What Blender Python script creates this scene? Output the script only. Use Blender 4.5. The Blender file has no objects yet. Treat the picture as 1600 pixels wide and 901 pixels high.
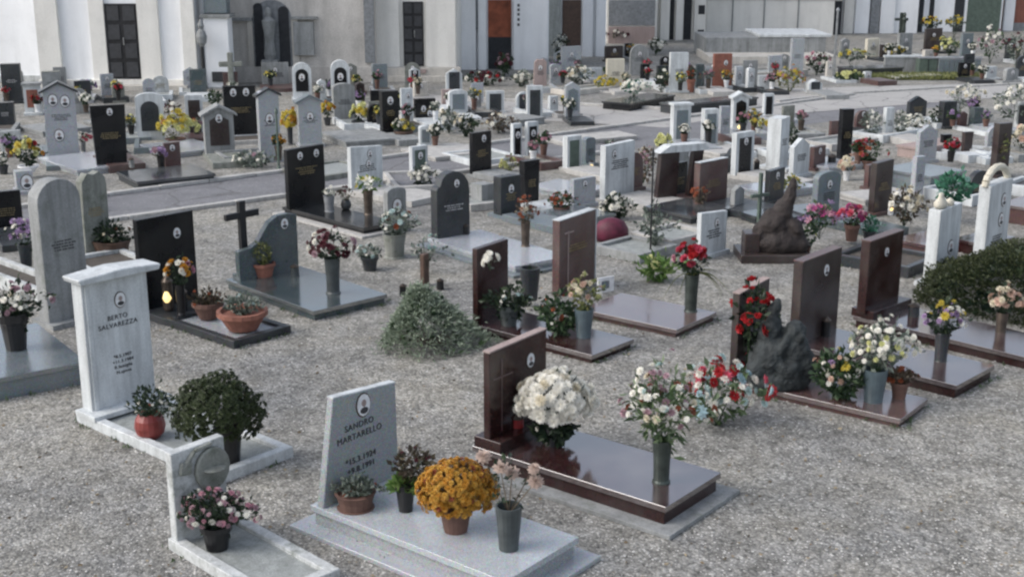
import bpy, bmesh, math, random
import numpy as np
from mathutils import Vector, Matrix, noise
random.seed(7); rng = np.random.default_rng(7)
sc = bpy.context.scene
COL = sc.collection
# ---------------------------------------------------------------- camera
F = 1987.0; CX = 800.0; CY = 450.5; YH = -100.0; H = 4.5      # focal length in photo pixels, horizon row, eye height
PIT = math.atan((CY - YH) / F)
cam = bpy.data.cameras.new('camera'); camo = bpy.data.objects.new('camera', cam); COL.objects.link(camo)
cam.sensor_width = 36.0; cam.lens = 36.0 * F / 1600.0; cam.clip_end = 1000; cam.clip_start = .1
camo.location = (0, 0, H); camo.rotation_euler = (math.pi/2 - PIT, 0, 0); sc.camera = camo
sc.render.resolution_x = 1024; sc.render.resolution_y = 576
# ---------------------------------------------------------------- light: overcast afternoon, brighter from the left
SUN_EL = 42; SUN_AZ = 255       # azimuth clockwise from +Y
w = bpy.data.worlds.new('World'); sc.world = w; w.use_nodes = True
nt = w.node_tree; bg = nt.nodes['Background']
sky = nt.nodes.new('ShaderNodeTexSky'); sky.sky_type = 'NISHITA'; sky.sun_disc = False
sky.sun_elevation = math.radians(SUN_EL); sky.sun_rotation = math.radians(SUN_AZ)
sky.air_density = 1.0; sky.dust_density = 3.0; sky.ozone_density = 1.0
hs = nt.nodes.new('ShaderNodeHueSaturation'); hs.inputs['Saturation'].default_value = 0.55
nt.links.new(sky.outputs[0], hs.inputs['Color']); nt.links.new(hs.outputs[0], bg.inputs[0]); bg.inputs[1].default_value = 0.145
sl = bpy.data.lights.new('sun', 'SUN'); sl.energy = 0.65; sl.angle = math.radians(40); sl.color = (1, .98, .95)
so = bpy.data.objects.new('sun', sl); COL.objects.link(so)
az = math.radians(SUN_AZ); el = math.radians(SUN_EL)
so.rotation_euler = Vector((math.sin(az)*math.cos(el), math.cos(az)*math.cos(el), math.sin(el))).to_track_quat('Z', 'Y').to_euler()
sc.view_settings.view_transform = 'Standard'; sc.view_settings.look = 'None'
sc.view_settings.exposure = 0.76; sc.view_settings.gamma = 1
sc.cycles.pixel_filter_type = 'BLACKMAN_HARRIS'; sc.cycles.filter_width = 2.4
# ---------------------------------------------------------------- projection helpers
FW = np.array([0, math.cos(PIT), -math.sin(PIT)]); UP = np.array([0, math.sin(PIT), math.cos(PIT)])
def P(x, y, z=0.0):
    d = FW*F + np.array([1., 0, 0])*(x-CX) - UP*(y-CY)
    return np.array([0, 0, H]) + d*((z-H)/d[2])
def J(p):
    q = np.array(p, float) - [0, 0, H]; k = q@FW
    return CX + F*q[0]/k, CY - F*(q@UP)/k
def mpp(x, y, z=0.0):
    p = P(x, y, z) - [0, 0, H]; return (p@FW)/F
def hgt(p, yt):
    a, b = 0.0, 12.0
    for _ in range(40):
        m = (a+b)/2
        if J([p[0], p[1], p[2]+m])[1] > yt: a = m
        else: b = m
    return a
# ---------------------------------------------------------------- objects
def thing(name, label, cat, loc=(0, 0, 0), rz=0.0, group=None, kind=None):
    o = bpy.data.objects.new(name, None); COL.objects.link(o); o.empty_display_size = .1
    o.location = tuple(float(c) for c in loc); o.rotation_euler = (0, 0, rz)
    tag(o, label, cat, group, kind); return o
def tag(o, label=None, cat=None, group=None, kind=None):
    if label: o['label'] = label
    if cat: o['category'] = cat
    if group: o['group'] = group
    if kind: o['kind'] = kind
    return o
class MB:
    def __init__(s): s.v = []; s.f = []; s.m = []
    def add(s, vs, fs, mi=0):
        n = len(s.v); s.v.extend(map(tuple, vs)); s.f.extend([tuple(i+n for i in f) for f in fs]); s.m.extend([mi]*len(fs)); return s
    def box(s, c, d, mi=0, rz=0, M=None):
        x, y, z = [q/2 for q in d]
        vs = [(a*x, b*y, e*z) for e in (-1, 1) for b in (-1, 1) for a in (-1, 1)]
        R = Matrix.Rotation(rz, 3, 'Z') if M is None else M
        vs = [tuple(R@Vector(p) + Vector(c)) for p in vs]
        return s.add(vs, [(0, 2, 3, 1), (4, 5, 7, 6), (0, 1, 5, 4), (2, 6, 7, 3), (0, 4, 6, 2), (1, 3, 7, 5)], mi)
    def prism(s, out, y0, y1, mi=0, org=(0, 0, 0)):
        n = len(out); ox, oy, oz = org
        vs = [(x+ox, y0+oy, z+oz) for x, z in out] + [(x+ox, y1+oy, z+oz) for x, z in out]
        fs = [tuple(range(n)), tuple(range(2*n-1, n-1, -1))] + [(i, i+n, (i+1) % n+n, (i+1) % n) for i in range(n)]
        return s.add(vs, fs, mi)
    def lathe(s, prof, c=(0, 0, 0), n=16, mi=0, sq=1.0):
        vs = []
        for r, z in prof:
            for k in range(n):
                a = 2*math.pi*k/n; vs.append((c[0]+r*math.cos(a), c[1]+sq*r*math.sin(a), c[2]+z))
        fs = [(j*n+k, j*n+(k+1) % n, (j+1)*n+(k+1) % n, (j+1)*n+k) for j in range(len(prof)-1) for k in range(n)]
        fs.append(tuple(range(n-1, -1, -1))); fs.append(tuple((len(prof)-1)*n+k for k in range(n)))
        return s.add(vs, fs, mi)
    def tube(s, p, q, r0, r1=None, n=6, mi=0):
        r1 = r0 if r1 is None else r1; p = Vector(p); q = Vector(q); d = (q-p)
        if d.length < 1e-6: return s
        e = d.normalized().orthogonal().normalized(); g = d.normalized().cross(e); vs = []
        for c, r in ((p, r0), (q, r1)):
            for k in range(n):
                a = 2*math.pi*k/n; vs.append(tuple(c + e*r*math.cos(a) + g*r*math.sin(a)))
        return s.add(vs, [(k, (k+1) % n, n+(k+1) % n, n+k) for k in range(n)] + [tuple(range(n-1, -1, -1)), tuple(range(n, 2*n))], mi)
    def arr(s, V, Fq, mi):      # numpy bulk: V (k,m,3), Fq faces of one template, mi per copy
        k, m, _ = V.shape; n = len(s.v); s.v.extend(map(tuple, V.reshape(-1, 3).tolist()))
        for i in range(k):
            o = n+i*m; mm = int(mi[i]) if hasattr(mi, '__len__') else mi
            for f in Fq: s.f.append(tuple(j+o for j in f)); s.m.append(mm)
        return s
    def build(s, name, mats, parent=None, smooth=False, bev=0, loc=None):
        me = bpy.data.meshes.new(name); me.from_pydata(s.v, [], s.f)
        if not isinstance(mats, (list, tuple)): mats = [mats]
        for m in mats: me.materials.append(m)
        me.polygons.foreach_set('material_index', s.m)
        if bev:
            bm = bmesh.new(); bm.from_mesh(me); bmesh.ops.recalc_face_normals(bm, faces=bm.faces)
            es = [e for e in bm.edges if len(e.link_faces) == 2 and e.calc_face_angle(0) > .5]
            bmesh.ops.bevel(bm, geom=es, offset=bev, segments=1, profile=.5, affect='EDGES'); bm.to_mesh(me); bm.free()
        if smooth: me.polygons.foreach_set('use_smooth', [True]*len(me.polygons))
        me.validate(); me.update()
        o = bpy.data.objects.new(name, me); COL.objects.link(o)
        if parent is not None: o.parent = parent
        if loc is not None: o.location = tuple(float(c) for c in loc)
        return o
# ---------------------------------------------------------------- materials
MAT = {}
def nodes(name):
    m = bpy.data.materials.new(name); m.use_nodes = True; t = m.node_tree
    return m, t, t.nodes['Principled BSDF']
def N(t, typ, **kw):
    n = t.nodes.new(typ)
    for k, v in kw.items():
        if hasattr(n, k): setattr(n, k, v)
        else: n.inputs[k.replace('_', ' ')].default_value = v
    return n
def ramp(t, fac, stops):
    r = t.nodes.new('ShaderNodeValToRGB'); e = r.color_ramp.elements
    while len(e) < len(stops): e.new(.5)
    for i, (p, c) in enumerate(stops): e[i].position = p; e[i].color = (*c, 1) if len(c) == 3 else c
    t.links.new(fac, r.inputs[0]); return r.outputs[0]
def sca(c, k): return tuple(max(0, min(1, a*k)) for a in c)
def mixc(t, f, a, b, mode='MIX'):
    n = t.nodes.new('ShaderNodeMix'); n.data_type = 'RGBA'; n.blend_type = mode
    for s, v in ((0, f), (6, a), (7, b)):
        if hasattr(v, 'links') or hasattr(v, 'is_linked'): t.links.new(v, n.inputs[s])
        else: n.inputs[s].default_value = v if s == 0 else (*v, 1)
    return n.outputs[2]
def granite(name, c, rough=.14, speck=(.45, 1.9), scale=170, ior=1.6, stain=.25):
    m, t, b = nodes(name); co = N(t, 'ShaderNodeTexCoord').outputs['Object']
    n1 = N(t, 'ShaderNodeTexNoise'); n1.inputs['Scale'].default_value = scale; n1.inputs['Detail'].default_value = 3; t.links.new(co, n1.inputs[0])
    v = N(t, 'ShaderNodeTexVoronoi'); v.inputs['Scale'].default_value = scale*.55; t.links.new(co, v.inputs[0])
    col = ramp(t, n1.outputs[0], [(.36, sca(c, speck[0])), (.5, c), (.66, sca(c, speck[1]))])
    col = mixc(t, .35, col, v.outputs['Color'], 'SOFT_LIGHT')
    n2 = N(t, 'ShaderNodeTexNoise'); n2.inputs['Scale'].default_value = 2.3; n2.inputs['Detail'].default_value = 5; t.links.new(co, n2.inputs[0])
    dust = ramp(t, n2.outputs[0], [(.42, (0, 0, 0)), (.75, (stain,)*3)])
    col = mixc(t, dust, col, (.30, .29, .27))
    t.links.new(col, b.inputs['Base Color'])
    t.links.new(ramp(t, n2.outputs[0], [(.3, (rough,)*3), (.8, (rough+.16,)*3)]), b.inputs['Roughness'])
    b.inputs['IOR'].default_value = ior; MAT[name] = m; return m
def stone(name, c, dark=.55, rough=.75, stain=.5, moss=0.0, sc1=3.0, bump=.25, fine=60, strk=14):
    m, t, b = nodes(name); co = N(t, 'ShaderNodeTexCoord').outputs['Object']
    mp = N(t, 'ShaderNodeMapping'); mp.inputs['Scale'].default_value = (1.6, 1.6, .55); t.links.new(co, mp.inputs[0])
    n1 = N(t, 'ShaderNodeTexNoise'); n1.inputs['Scale'].default_value = sc1; n1.inputs['Detail'].default_value = 8; n1.inputs['Roughness'].default_value = .65; t.links.new(mp.outputs[0], n1.inputs[0])
    n2 = N(t, 'ShaderNodeTexNoise'); n2.inputs['Scale'].default_value = fine; n2.inputs['Detail'].default_value = 4; t.links.new(co, n2.inputs[0])
    f = ramp(t, n1.outputs[0], [(.38, (0, 0, 0)), (.68, (stain,)*3)])
    col = mixc(t, f, c, sca(c, dark))
    col = mixc(t, .5, col, ramp(t, n2.outputs[0], [(.3, (.35,)*3), (.7, (.65,)*3)]), 'OVERLAY')
    mp2 = N(t, 'ShaderNodeMapping'); mp2.inputs['Scale'].default_value = (strk, strk, .9*strk/14); t.links.new(co, mp2.inputs[0])
    n4 = N(t, 'ShaderNodeTexNoise'); n4.inputs['Scale'].default_value = 1.0; n4.inputs['Detail'].default_value = 6; t.links.new(mp2.outputs[0], n4.inputs[0])
    col = mixc(t, ramp(t, n4.outputs[0], [(.5, (0, 0, 0)), (.72, (stain*.7,)*3)]), col, sca(c, dark*.8))
    if moss:
        n3 = N(t, 'ShaderNodeTexNoise'); n3.inputs['Scale'].default_value = sc1*2.2; n3.inputs['Detail'].default_value = 9; n3.inputs['Roughness'].default_value = .7; t.links.new(co, n3.inputs[0])
        col = mixc(t, ramp(t, n3.outputs[0], [(.5, (0, 0, 0)), (.66, (moss,)*3)]), col, (.09, .105, .075))
    t.links.new(col, b.inputs['Base Color']); b.inputs['Roughness'].default_value = rough
    bp = N(t, 'ShaderNodeBump'); bp.inputs['Strength'].default_value = bump; bp.inputs['Distance'].default_value = .01
    t.links.new(n2.outputs[0], bp.inputs['Height']); t.links.new(bp.outputs[0], b.inputs['Normal']); MAT[name] = m; return m
def plain(name, c, rough=.5, metal=0.0, var=.25, sc1=9, emit=0, **kw):
    m, t, b = nodes(name); co = N(t, 'ShaderNodeTexCoord').outputs['Object']
    n1 = N(t, 'ShaderNodeTexNoise'); n1.inputs['Scale'].default_value = sc1; n1.inputs['Detail'].default_value = 6; t.links.new(co, n1.inputs[0])
    t.links.new(ramp(t, n1.outputs[0], [(.3, sca(c, 1-var)), (.7, sca(c, 1+var))]), b.inputs['Base Color'])
    b.inputs['Roughness'].default_value = rough; b.inputs['Metallic'].default_value = metal
    if emit: b.inputs['Emission Color'].default_value = (*c, 1); b.inputs['Emission Strength'].default_value = emit
    MAT[name] = m; return m
def leafy(name, a, bcol, c, rough=.55, trans=.25):
    m, t, b = nodes(name); g = N(t, 'ShaderNodeNewGeometry').outputs['Random Per Island']
    col = ramp(t, g, [(0, a), (.55, bcol), (1, c)])
    t.links.new(col, b.inputs['Base Color']); b.inputs['Roughness'].default_value = rough
    if trans:
        tr = N(t, 'ShaderNodeBsdfTranslucent'); t.links.new(col, tr.inputs[0]); mx = N(t, 'ShaderNodeMixShader'); mx.inputs[0].default_value = trans
        t.links.new(b.outputs[0], mx.inputs[1]); t.links.new(tr.outputs[0], mx.inputs[2]); t.links.new(mx.outputs[0], t.nodes['Material Output'].inputs[0])
    MAT[name] = m; return m
granite('red', (.026, .010, .0095), ior=1.5, rough=.16, stain=.14)
granite('red_pol', (.036, .014, .015), ior=4.0, rough=.07)
granite('teal_pol', (.035, .05, .055), ior=3.6, rough=.08)
granite('black_pol', (.010, .011, .013), ior=2.0, rough=.08, stain=.1)
granite('redlt_pol', (.10, .06, .058), ior=3.8, rough=.1)
granite('greylt_pol', (.36, .38, .41), ior=2.2, rough=.12, stain=.12)
granite('bluegrey_pol', (.10, .125, .14), ior=2.3, rough=.1)
granite('dkgrey_pol', (.03, .035, .04), ior=2.1, rough=.1)
granite('redlt', (.085, .048, .045), rough=.3, ior=1.5)
granite('brown', (.034, .024, .023), rough=.25, ior=1.5, stain=.15)
granite('black', (.006, .0065, .008), speck=(.5, 2.2), rough=.22, stain=.05, ior=1.42)
granite('dkgrey', (.028, .032, .036), rough=.25, ior=1.45, stain=.12, speck=(.5, 2.0))
granite('teal', (.055, .075, .08), rough=.22, speck=(.55, 1.8))
granite('grey_pol', (.40, .43, .45), rough=.22, speck=(.6, 1.4), ior=1.9, stain=.1)
granite('grey', (.27, .29, .30), rough=.35, speck=(.55, 1.5), stain=.15)
granite('greylt', (.34, .36, .38), rough=.22, speck=(.7, 1.3), ior=1.7, stain=.15)
granite('bluegrey', (.13, .16, .175), rough=.3)
stone('white', (.60, .63, .64), dark=.5, stain=.62, rough=.55, bump=.1)
stone('whitemoss', (.55, .57, .57), dark=.5, stain=.6, moss=.6, bump=.3)
stone('conc', (.30, .31, .31), dark=.55, stain=.8, moss=.35, sc1=2.5)
stone('mossy', (.25, .26, .235), dark=.5, stain=.8, moss=.75)
stone('kerb', (.46, .45, .43), dark=.55, stain=.6)
stone('beige', (.56, .53, .48), dark=.6, stain=.6, moss=.12, sc1=1.6)
stone('cream', (.62, .58, .48), dark=.7, stain=.4)
stone('stucco', (.60, .57, .53), dark=.62, stain=.8, moss=.15, sc1=.9, fine=25, strk=2.5)
stone('plaster', (.88, .89, .90), dark=.74, stain=.42, sc1=.6, rough=.85, fine=30, strk=2.2, moss=.06)
stone('plasterwarm', (.80, .78, .73), dark=.75, stain=.5, sc1=.7, rough=.85, fine=30, strk=2.5, moss=.08)
stone('pinkst', (.36, .28, .26), dark=.6, stain=.5)
stone('brick', (.26, .10, .07), dark=.6, stain=.6, fine=18)
stone('rock', (.035, .043, .045), dark=.4, stain=.9, sc1=7, bump=.9, fine=25)
stone('brownrock', (.035, .026, .024), dark=.4, stain=.9, sc1=7, bump=.9, fine=25)
stone('bed', (.33, .35, .34), dark=.6, stain=.7, moss=.3, sc1=5, bump=.8, fine=70)
stone('soil', (.10, .085, .07), dark=.5, stain=.8, sc1=6, bump=.9, fine=50)
plain('terra', (.24, .10, .07), .8); plain('terradk', (.12, .065, .05), .8); plain('redpot', (.20, .035, .03), .4)
plain('plasticblk', (.012, .012, .013), .35); plain('vasegrey', (.05, .06, .062), .4, var=.35); plain('vaseblue', (.08, .11, .125), .4)
plain('bronze', (.10, .08, .065), .4, .6, .4); plain('bronzegrn', (.05, .062, .055), .45, .4, .4); plain('iron', (.02, .021, .023), .5, .3)
plain('steel', (.35, .36, .37), .35, .8); plain('porcelain', (.72, .73, .74), .2); plain('inkblk', (.035, .036, .04), .5); plain('inkgold', (.25, .20, .11), .4, .5)
plain('inkwht', (.4, .4, .4), .5); plain('dooriron', (.016, .016, .018), .55, .2, .5); plain('wood', (.09, .055, .04), .6)
plain('redcloth', (.22, .02, .025), .6); plain('candle', (.30, .02, .02), .3); plain('flame', (1, .72, .3), .5, emit=.8); plain('glassgrn', (.07, .10, .08), .15, var=.5)
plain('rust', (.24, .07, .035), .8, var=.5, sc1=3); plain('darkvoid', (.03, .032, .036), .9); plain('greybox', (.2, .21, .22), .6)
plain('paintgreen', (.08, .11, .09), .6); plain('magenta', (.09, .010, .028), .6, var=.4)
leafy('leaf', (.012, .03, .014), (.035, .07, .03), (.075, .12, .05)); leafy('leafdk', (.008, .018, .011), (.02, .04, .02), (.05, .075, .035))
leafy('leafgrey', (.05, .065, .05), (.13, .16, .13), (.30, .34, .29)); leafy('leafbright', (.05, .11, .02), (.12, .22, .05), (.25, .34, .12))
leafy('leafyel', (.07, .09, .03), (.16, .18, .06), (.3, .3, .12)); leafy('leafdry', (.05, .035, .025), (.11, .08, .055), (.2, .16, .11)); leafy('leafpurp', (.03, .025, .015), (.07, .05, .035), (.12, .11, .06))
leafy('leafpale', (.13, .16, .11), (.26, .32, .23), (.44, .50, .40)); leafy('leafmid', (.03, .06, .02), (.08, .13, .055), (.2, .25, .14)); leafy('leaftop', (.025, .038, .014), (.045, .065, .024), (.075, .095, .042)); leafy('leafteal', (.02, .08, .05), (.05, .18, .11), (.12, .32, .21))
def pet(n, c, v=.35): return leafy(n, sca(c, 1-v), c, sca(c, 1+v*.6), .6, .3)
pet('p_white', (.84, .82, .75), .14); pet('p_cream', (.70, .64, .5), .25); pet('p_orange', (.54, .27, .035), .4); pet('p_gold', (.58, .34, .06), .3); pet('p_yellow', (.62, .50, .08)); pet('p_pale', (.66, .66, .32))
pet('p_pink', (.55, .28, .34)); pet('p_rose', (.55, .08, .13)); pet('p_red', (.42, .02, .025)); pet('p_burg', (.10, .02, .03), .5); pet('p_mauve', (.36, .25, .42)); pet('p_mag', (.42, .05, .2))
pet('p_blue', (.42, .56, .60)); pet('p_beige', (.50, .39, .33), .2); pet('p_peach', (.60, .42, .33)); pet('p_dusty', (.42, .27, .31)); pet('p_rust', (.32, .09, .04), .5); pet('p_teal', (.28, .44, .40)); pet('p_aqua', (.5, .62, .6))
# gravel
m, t, b = nodes('gravel'); co = N(t, 'ShaderNodeTexCoord').outputs['Object']
def vor(s, feat='F1'):
    v = N(t, 'ShaderNodeTexVoronoi'); v.feature = feat; v.inputs['Scale'].default_value = s; t.links.new(co, v.inputs[0]); return v
def noi(s, d=6, r=.6):
    n = N(t, 'ShaderNodeTexNoise'); n.inputs['Scale'].default_value = s; n.inputs['Detail'].default_value = d; n.inputs['Roughness'].default_value = r; t.links.new(co, n.inputs[0]); return n
va = vor(40); vb = vor(22)
sa = N(t, 'ShaderNodeSeparateColor'); t.links.new(va.outputs['Color'], sa.inputs[0]); sb = N(t, 'ShaderNodeSeparateColor'); t.links.new(vb.outputs['Color'], sb.inputs[0])
c1 = ramp(t, sa.outputs[0], [(0, (.10, .098, .092)), (.2, (.22, .215, .205)), (.7, (.33, .322, .305)), (1, (.54, .53, .505))])
c2 = ramp(t, sb.outputs[1], [(0, (.12, .115, .105)), (.35, (.27, .26, .245)), (1, (.46, .45, .43))])
cc = mixc(t, .45, c1, c2)
gap = ramp(t, va.outputs['Distance'], [(.35, (1, 1, 1)), (.8, (.62, .62, .62))]); cc = mixc(t, 1.0, cc, gap, 'MULTIPLY')
l1 = noi(.55); cc = mixc(t, 1.0, cc, ramp(t, l1.outputs[0], [(.36, (.74, .755, .77)), (.64, (1.10, 1.085, 1.02))]), 'MULTIPLY')
l2 = noi(3.1, 8, .7); cc = mixc(t, 1.0, cc, ramp(t, l2.outputs[0], [(.33, (.66, .65, .62)), (.6, (1.15, 1.15, 1.15))]), 'MULTIPLY')
l3 = noi(1.1, 7, .7); cc = mixc(t, ramp(t, l3.outputs[0], [(.54, (0, 0, 0)), (.74, (.4,)*3)]), cc, (.17, .155, .12))
t.links.new(cc, b.inputs['Base Color']); b.inputs['Roughness'].default_value = .85
bp = N(t, 'ShaderNodeBump'); bp.inputs['Strength'].default_value = .8; bp.inputs['Distance'].default_value = .012; bp.invert = True
t.links.new(va.outputs['Distance'], bp.inputs['Height']); l4 = noi(2.2, 3); b2 = N(t, 'ShaderNodeBump'); b2.inputs['Strength'].default_value = .6; b2.inputs['Distance'].default_value = .09; t.links.new(l4.outputs[0], b2.inputs['Height']); t.links.new(b2.outputs[0], bp.inputs['Normal']); t.links.new(bp.outputs[0], b.inputs['Normal']); MAT['gravel'] = m
stone('path', (.185, .185, .195), dark=.7, stain=.8, sc1=1.4, fine=45, bump=.5); stone('avenue', (.38, .37, .355), dark=.8, stain=.5, sc1=1.0, fine=30, bump=.5)
for nm in ('path', 'avenue'):
    t = MAT[nm].node_tree; b = t.nodes['Principled BSDF']; co = N(t, 'ShaderNodeTexCoord').outputs['Object']; base = b.inputs['Base Color'].links[0].from_socket
    nz = noi(1.5, 4); wv = mixc(t, .25, co, nz.outputs['Color'], 'ADD'); v = N(t, 'ShaderNodeTexVoronoi'); v.feature = 'DISTANCE_TO_EDGE'; v.inputs['Scale'].default_value = .7; t.links.new(wv, v.inputs[0])
    base = mixc(t, ramp(t, v.outputs[0], [(.004, (.7,)*3), (.016, (0, 0, 0))]), base, (.07, .068, .065))
    sp = vor(38); base = mixc(t, ramp(t, sp.outputs['Color'], [(.86, (0, 0, 0)), (.9, (.5,)*3)]), base, (.42, .41, .39)); t.links.new(base, b.inputs['Base Color'])
leafy('leafhedge', (.025, .034, .013), (.045, .058, .022), (.08, .095, .04)); leafy('litter', (.10, .07, .04), (.2, .15, .09), (.36, .3, .2), .8, 0); leafy('pebble', (.12, .115, .108), (.34, .33, .31), (.60, .585, .56), .8, 0)
# ---------------------------------------------------------------- flower and leaf templates
def rotframes(n):           # n (k,3) unit normals -> (k,3,3) with random spin, third column = normal
    k = len(n); a = rng.normal(size=(k, 3)); x = a - (a*n).sum(1, keepdims=True)*n; x /= np.linalg.norm(x, axis=1, keepdims=True)
    return np.stack([x, np.cross(n, x), n], axis=2)
def mktemplate(rings):      # rings: (count, inner r, outer r, width, z inner, z outer, phase)
    V = []; Fq = []
    for c, r0, r1, wd, z0, z1, ph in rings:
        for k in range(c):
            a = 2*math.pi*(k+ph)/c; ca, sa_ = math.cos(a), math.sin(a); rm = (r0+r1*1.4)/2.4; zm = (z0*.35+z1*.65)
            pts = [(r0, 0, z0), (rm, -wd, zm), (r1, 0, z1), (rm, wd, zm)]; n = len(V)
            V += [(p[0]*ca-p[1]*sa_, p[0]*sa_+p[1]*ca, p[2]) for p in pts]; Fq.append((n, n+1, n+2, n+3))
    return np.array(V), Fq
TPL = {'mum': mktemplate([(10, .1, 1, .22, 0, .1, 0), (9, .08, .78, .2, .08, .38, .5), (7, .05, .48, .17, .12, .55, .2), (4, 0, .22, .12, .2, .6, 0)]),
       'rose': mktemplate([(5, .1, .95, .62, -.2, .30, 0), (5, .1, .75, .5, -.1, .55, .5), (4, .05, .45, .36, 0, .68, .2), (3, 0, .25, .2, .2, .72, 0)]),
       'daisy': mktemplate([(9, .1, 1, .24, .1, .12, 0), (5, 0, .3, .2, .18, .25, 0)]),
       'low': mktemplate([(6, .05, 1, .5, 0, .15, 0), (4, 0, .55, .35, .15, .45, .4)]),
       'lily': mktemplate([(6, .05, 1.1, .28, -.3, .45, 0)])}
LEAF = (np.array([(0, 0, 0), (.5, -.28, .10), (1, 0, -.05), (.5, .28, .10)]), [(0, 1, 2, 3)])
def heads(mb, C_, Nn, size, tpl, mi):
    V, Fq = TPL[tpl]; R = rotframes(Nn); S = size*(.75+.5*rng.random(len(C_)))
    W = np.einsum('kij,mj->kmi', R, V)*S[:, None, None] + C_[:, None, :]
    mb.arr(W, Fq, mi)
def leaves(mb, C_, D, size, mi=0, thin=1.0):       # D directions
    k = len(C_); D = D/np.linalg.norm(D, axis=1, keepdims=True); a = rng.normal(size=(k, 3)); y = np.cross(D, a); y /= np.linalg.norm(y, axis=1, keepdims=True); z = np.cross(D, y)
    R = np.stack([D, y, z], axis=2); S = size*(.6+.8*rng.random(k)); V = LEAF[0]*[1, thin, 1]
    mb.arr(np.einsum('kij,mj->kmi', R, V)*S[:, None, None] + C_[:, None, :], LEAF[1], mi)
def sph(k, zmin=-1.0):
    z = zmin + (1-zmin)*rng.random(k); a = 2*math.pi*rng.random(k); r = np.sqrt(np.maximum(0, 1-z*z)); return np.stack([r*np.cos(a), r*np.sin(a), z], 1)
def lumpy(n, s=1.7, a=.22):
    return np.array([1 + a*noise.noise(Vector(p)*s + Vector((3.1, 7.7, 1.3))) * 2 for p in n])
# ---------------------------------------------------------------- headstones
RZ = math.radians(50)                       # the rows face this way; local -Y is the front, +X reads left to right
def outline(shape, w, h):
    a = w/2
    if shape == 'slant': return [(-a, 0), (a, 0), (a, h), (-a, h*.975)]
    if shape == 'lefttaper': return [(-a, 0), (a, 0), (a, h*.93), (-a*.62, h)]
    if shape == 'slantr': return [(-a, 0), (a, 0), (a, h*.93), (-a, h)]
    if shape == 'taper': return [(-a*.86, 0), (a*.86, 0), (a, h), (-a, h)]
    if shape == 'lean': return [(-a*.9, 0), (a*.55, 0), (a, h), (-a*.3, h*.97)]
    if shape == 'arch': return [(-a, 0), (a, 0)] + [(a*math.cos(t), h-a*.95+a*.95*math.sin(t)) for t in np.linspace(0, math.pi, 13)]
    if shape == 'seg': return [(-a, 0), (a, 0)] + [(a*math.cos(t), h-a*.4+a*.4*math.sin(t)) for t in np.linspace(0, math.pi, 13)]
    if shape == 'sego': return [(-a, 0), (a, 0)] + [(a-2*a*t, h*.86+h*.14*math.sin(math.pi*(.15+.85*t)) ) for t in np.linspace(0, 1, 9)]
    if shape == 'gable': return [(-a, 0), (a, 0), (a, h-a*.55), (0, h), (-a, h-a*.55)]
    if shape == 'ogive': return [(-a, 0), (a, 0), (a, h*.70), (a*.93, h*.82), (a*.72, h*.92), (a*.4, h*.98), (0, h), (-a*.4, h*.97), (-a*.66, h*.9), (-a*.78, h*.8), (-a*.95, h*.78), (-a, h*.74)]
    if shape == 'wing': return [(-a, 0), (a, 0), (a, h*.96), (a*.7, h), (a*.35, h*.99), (a*.05, h*.9), (-a*.2, h*.72), (-a*.35, h*.6), (-a*.6, h*.53), (-a, h*.5)]
    if shape == 'rough': return [(-a, 0), (a, 0), (a*.97, h*.4), (a*1.0, h*.85), (a*.9, h*.93), (a*.5, h), (a*.1, h*.97), (-a*.4, h*.99), (-a*.85, h*.9), (-a*.93, h*.5)]
    return [(-a, 0), (a, 0), (a, h), (-a, h)]
def textmesh(s, size, mat, parent, x, y, z, name='inscription_text', ext=.002):
    for i, q in enumerate(s.split('\n')): textline(q, size, mat, parent, x, y, z-i*size*1.15, name, ext)
def textline(s, size, mat, parent, x, y, z, name='inscription_text', ext=.002):
    cu = bpy.data.curves.new('t', 'FONT'); cu.body = s; cu.size = size; cu.align_x = 'CENTER'; cu.extrude = ext; cu.space_line = 1.15; cu.space_character = 1.1
    o = bpy.data.objects.new('t', cu); COL.objects.link(o); bpy.context.view_layer.update()
    me = bpy.data.meshes.new_from_object(o.evaluated_get(bpy.context.evaluated_depsgraph_get())); bpy.data.objects.remove(o)
    R = Matrix.Translation((x, y, z)) @ Matrix.Rotation(math.pi/2, 4, 'X'); me.transform(R)
    me.materials.clear(); me.materials.append(mat); p = bpy.data.objects.new(name, me); COL.objects.link(p); p.parent = parent; return p
def topedge(r, w, h, t, x, y, z, mat):
    MB().prism([(-w/2, h*.975), (w/2, h), (w/2, h+.012), (-w/2, h*.975+.012)], -t/2-.002, t/2+.002, org=(x, y, z)).build('edge', MAT[mat], r)
def plaque(parent, x, y, z, r=.055, sq=1.3, rim='bronze'):
    mb = MB(); n = 14
    def disc(rr, zz, y0, y1, cx=0, cz=0, mi=0): mb.prism([(cx+rr*math.cos(a), cz+rr*zz*math.sin(a)) for a in np.linspace(0, 2*math.pi, n, endpoint=False)], y0, y1, mi)
    disc(r*1.14, sq, -.004, .004, 0, 0, 0); disc(r, sq, -.009, -.004, 0, 0, 1); disc(r*.36, 1.2, -.012, -.009, 0, r*.25, 3); disc(r*.62, .62, -.0135, -.009, 0, -r*.62, 2)
    return mb.build('photo_plaque', [MAT[rim], MAT['porcelain'], MAT['inkblk'], MAT['pinkst']], parent, loc=(x, y, z))
def textlines(parent, w, x, y, z, n, mat, lh=.035):
    mb = MB()
    for i in range(n):
        t = -w/2 * random.uniform(.55, 1); e = -t
        while t < e:
            l = random.uniform(.012, .03); mb.box((x+t+l/2, y, z-i*lh), (l, .004, lh*.5)); t += l + random.choice((.008, .008, .018))
    return mb.build('inscription_text', MAT[mat], parent)
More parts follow.
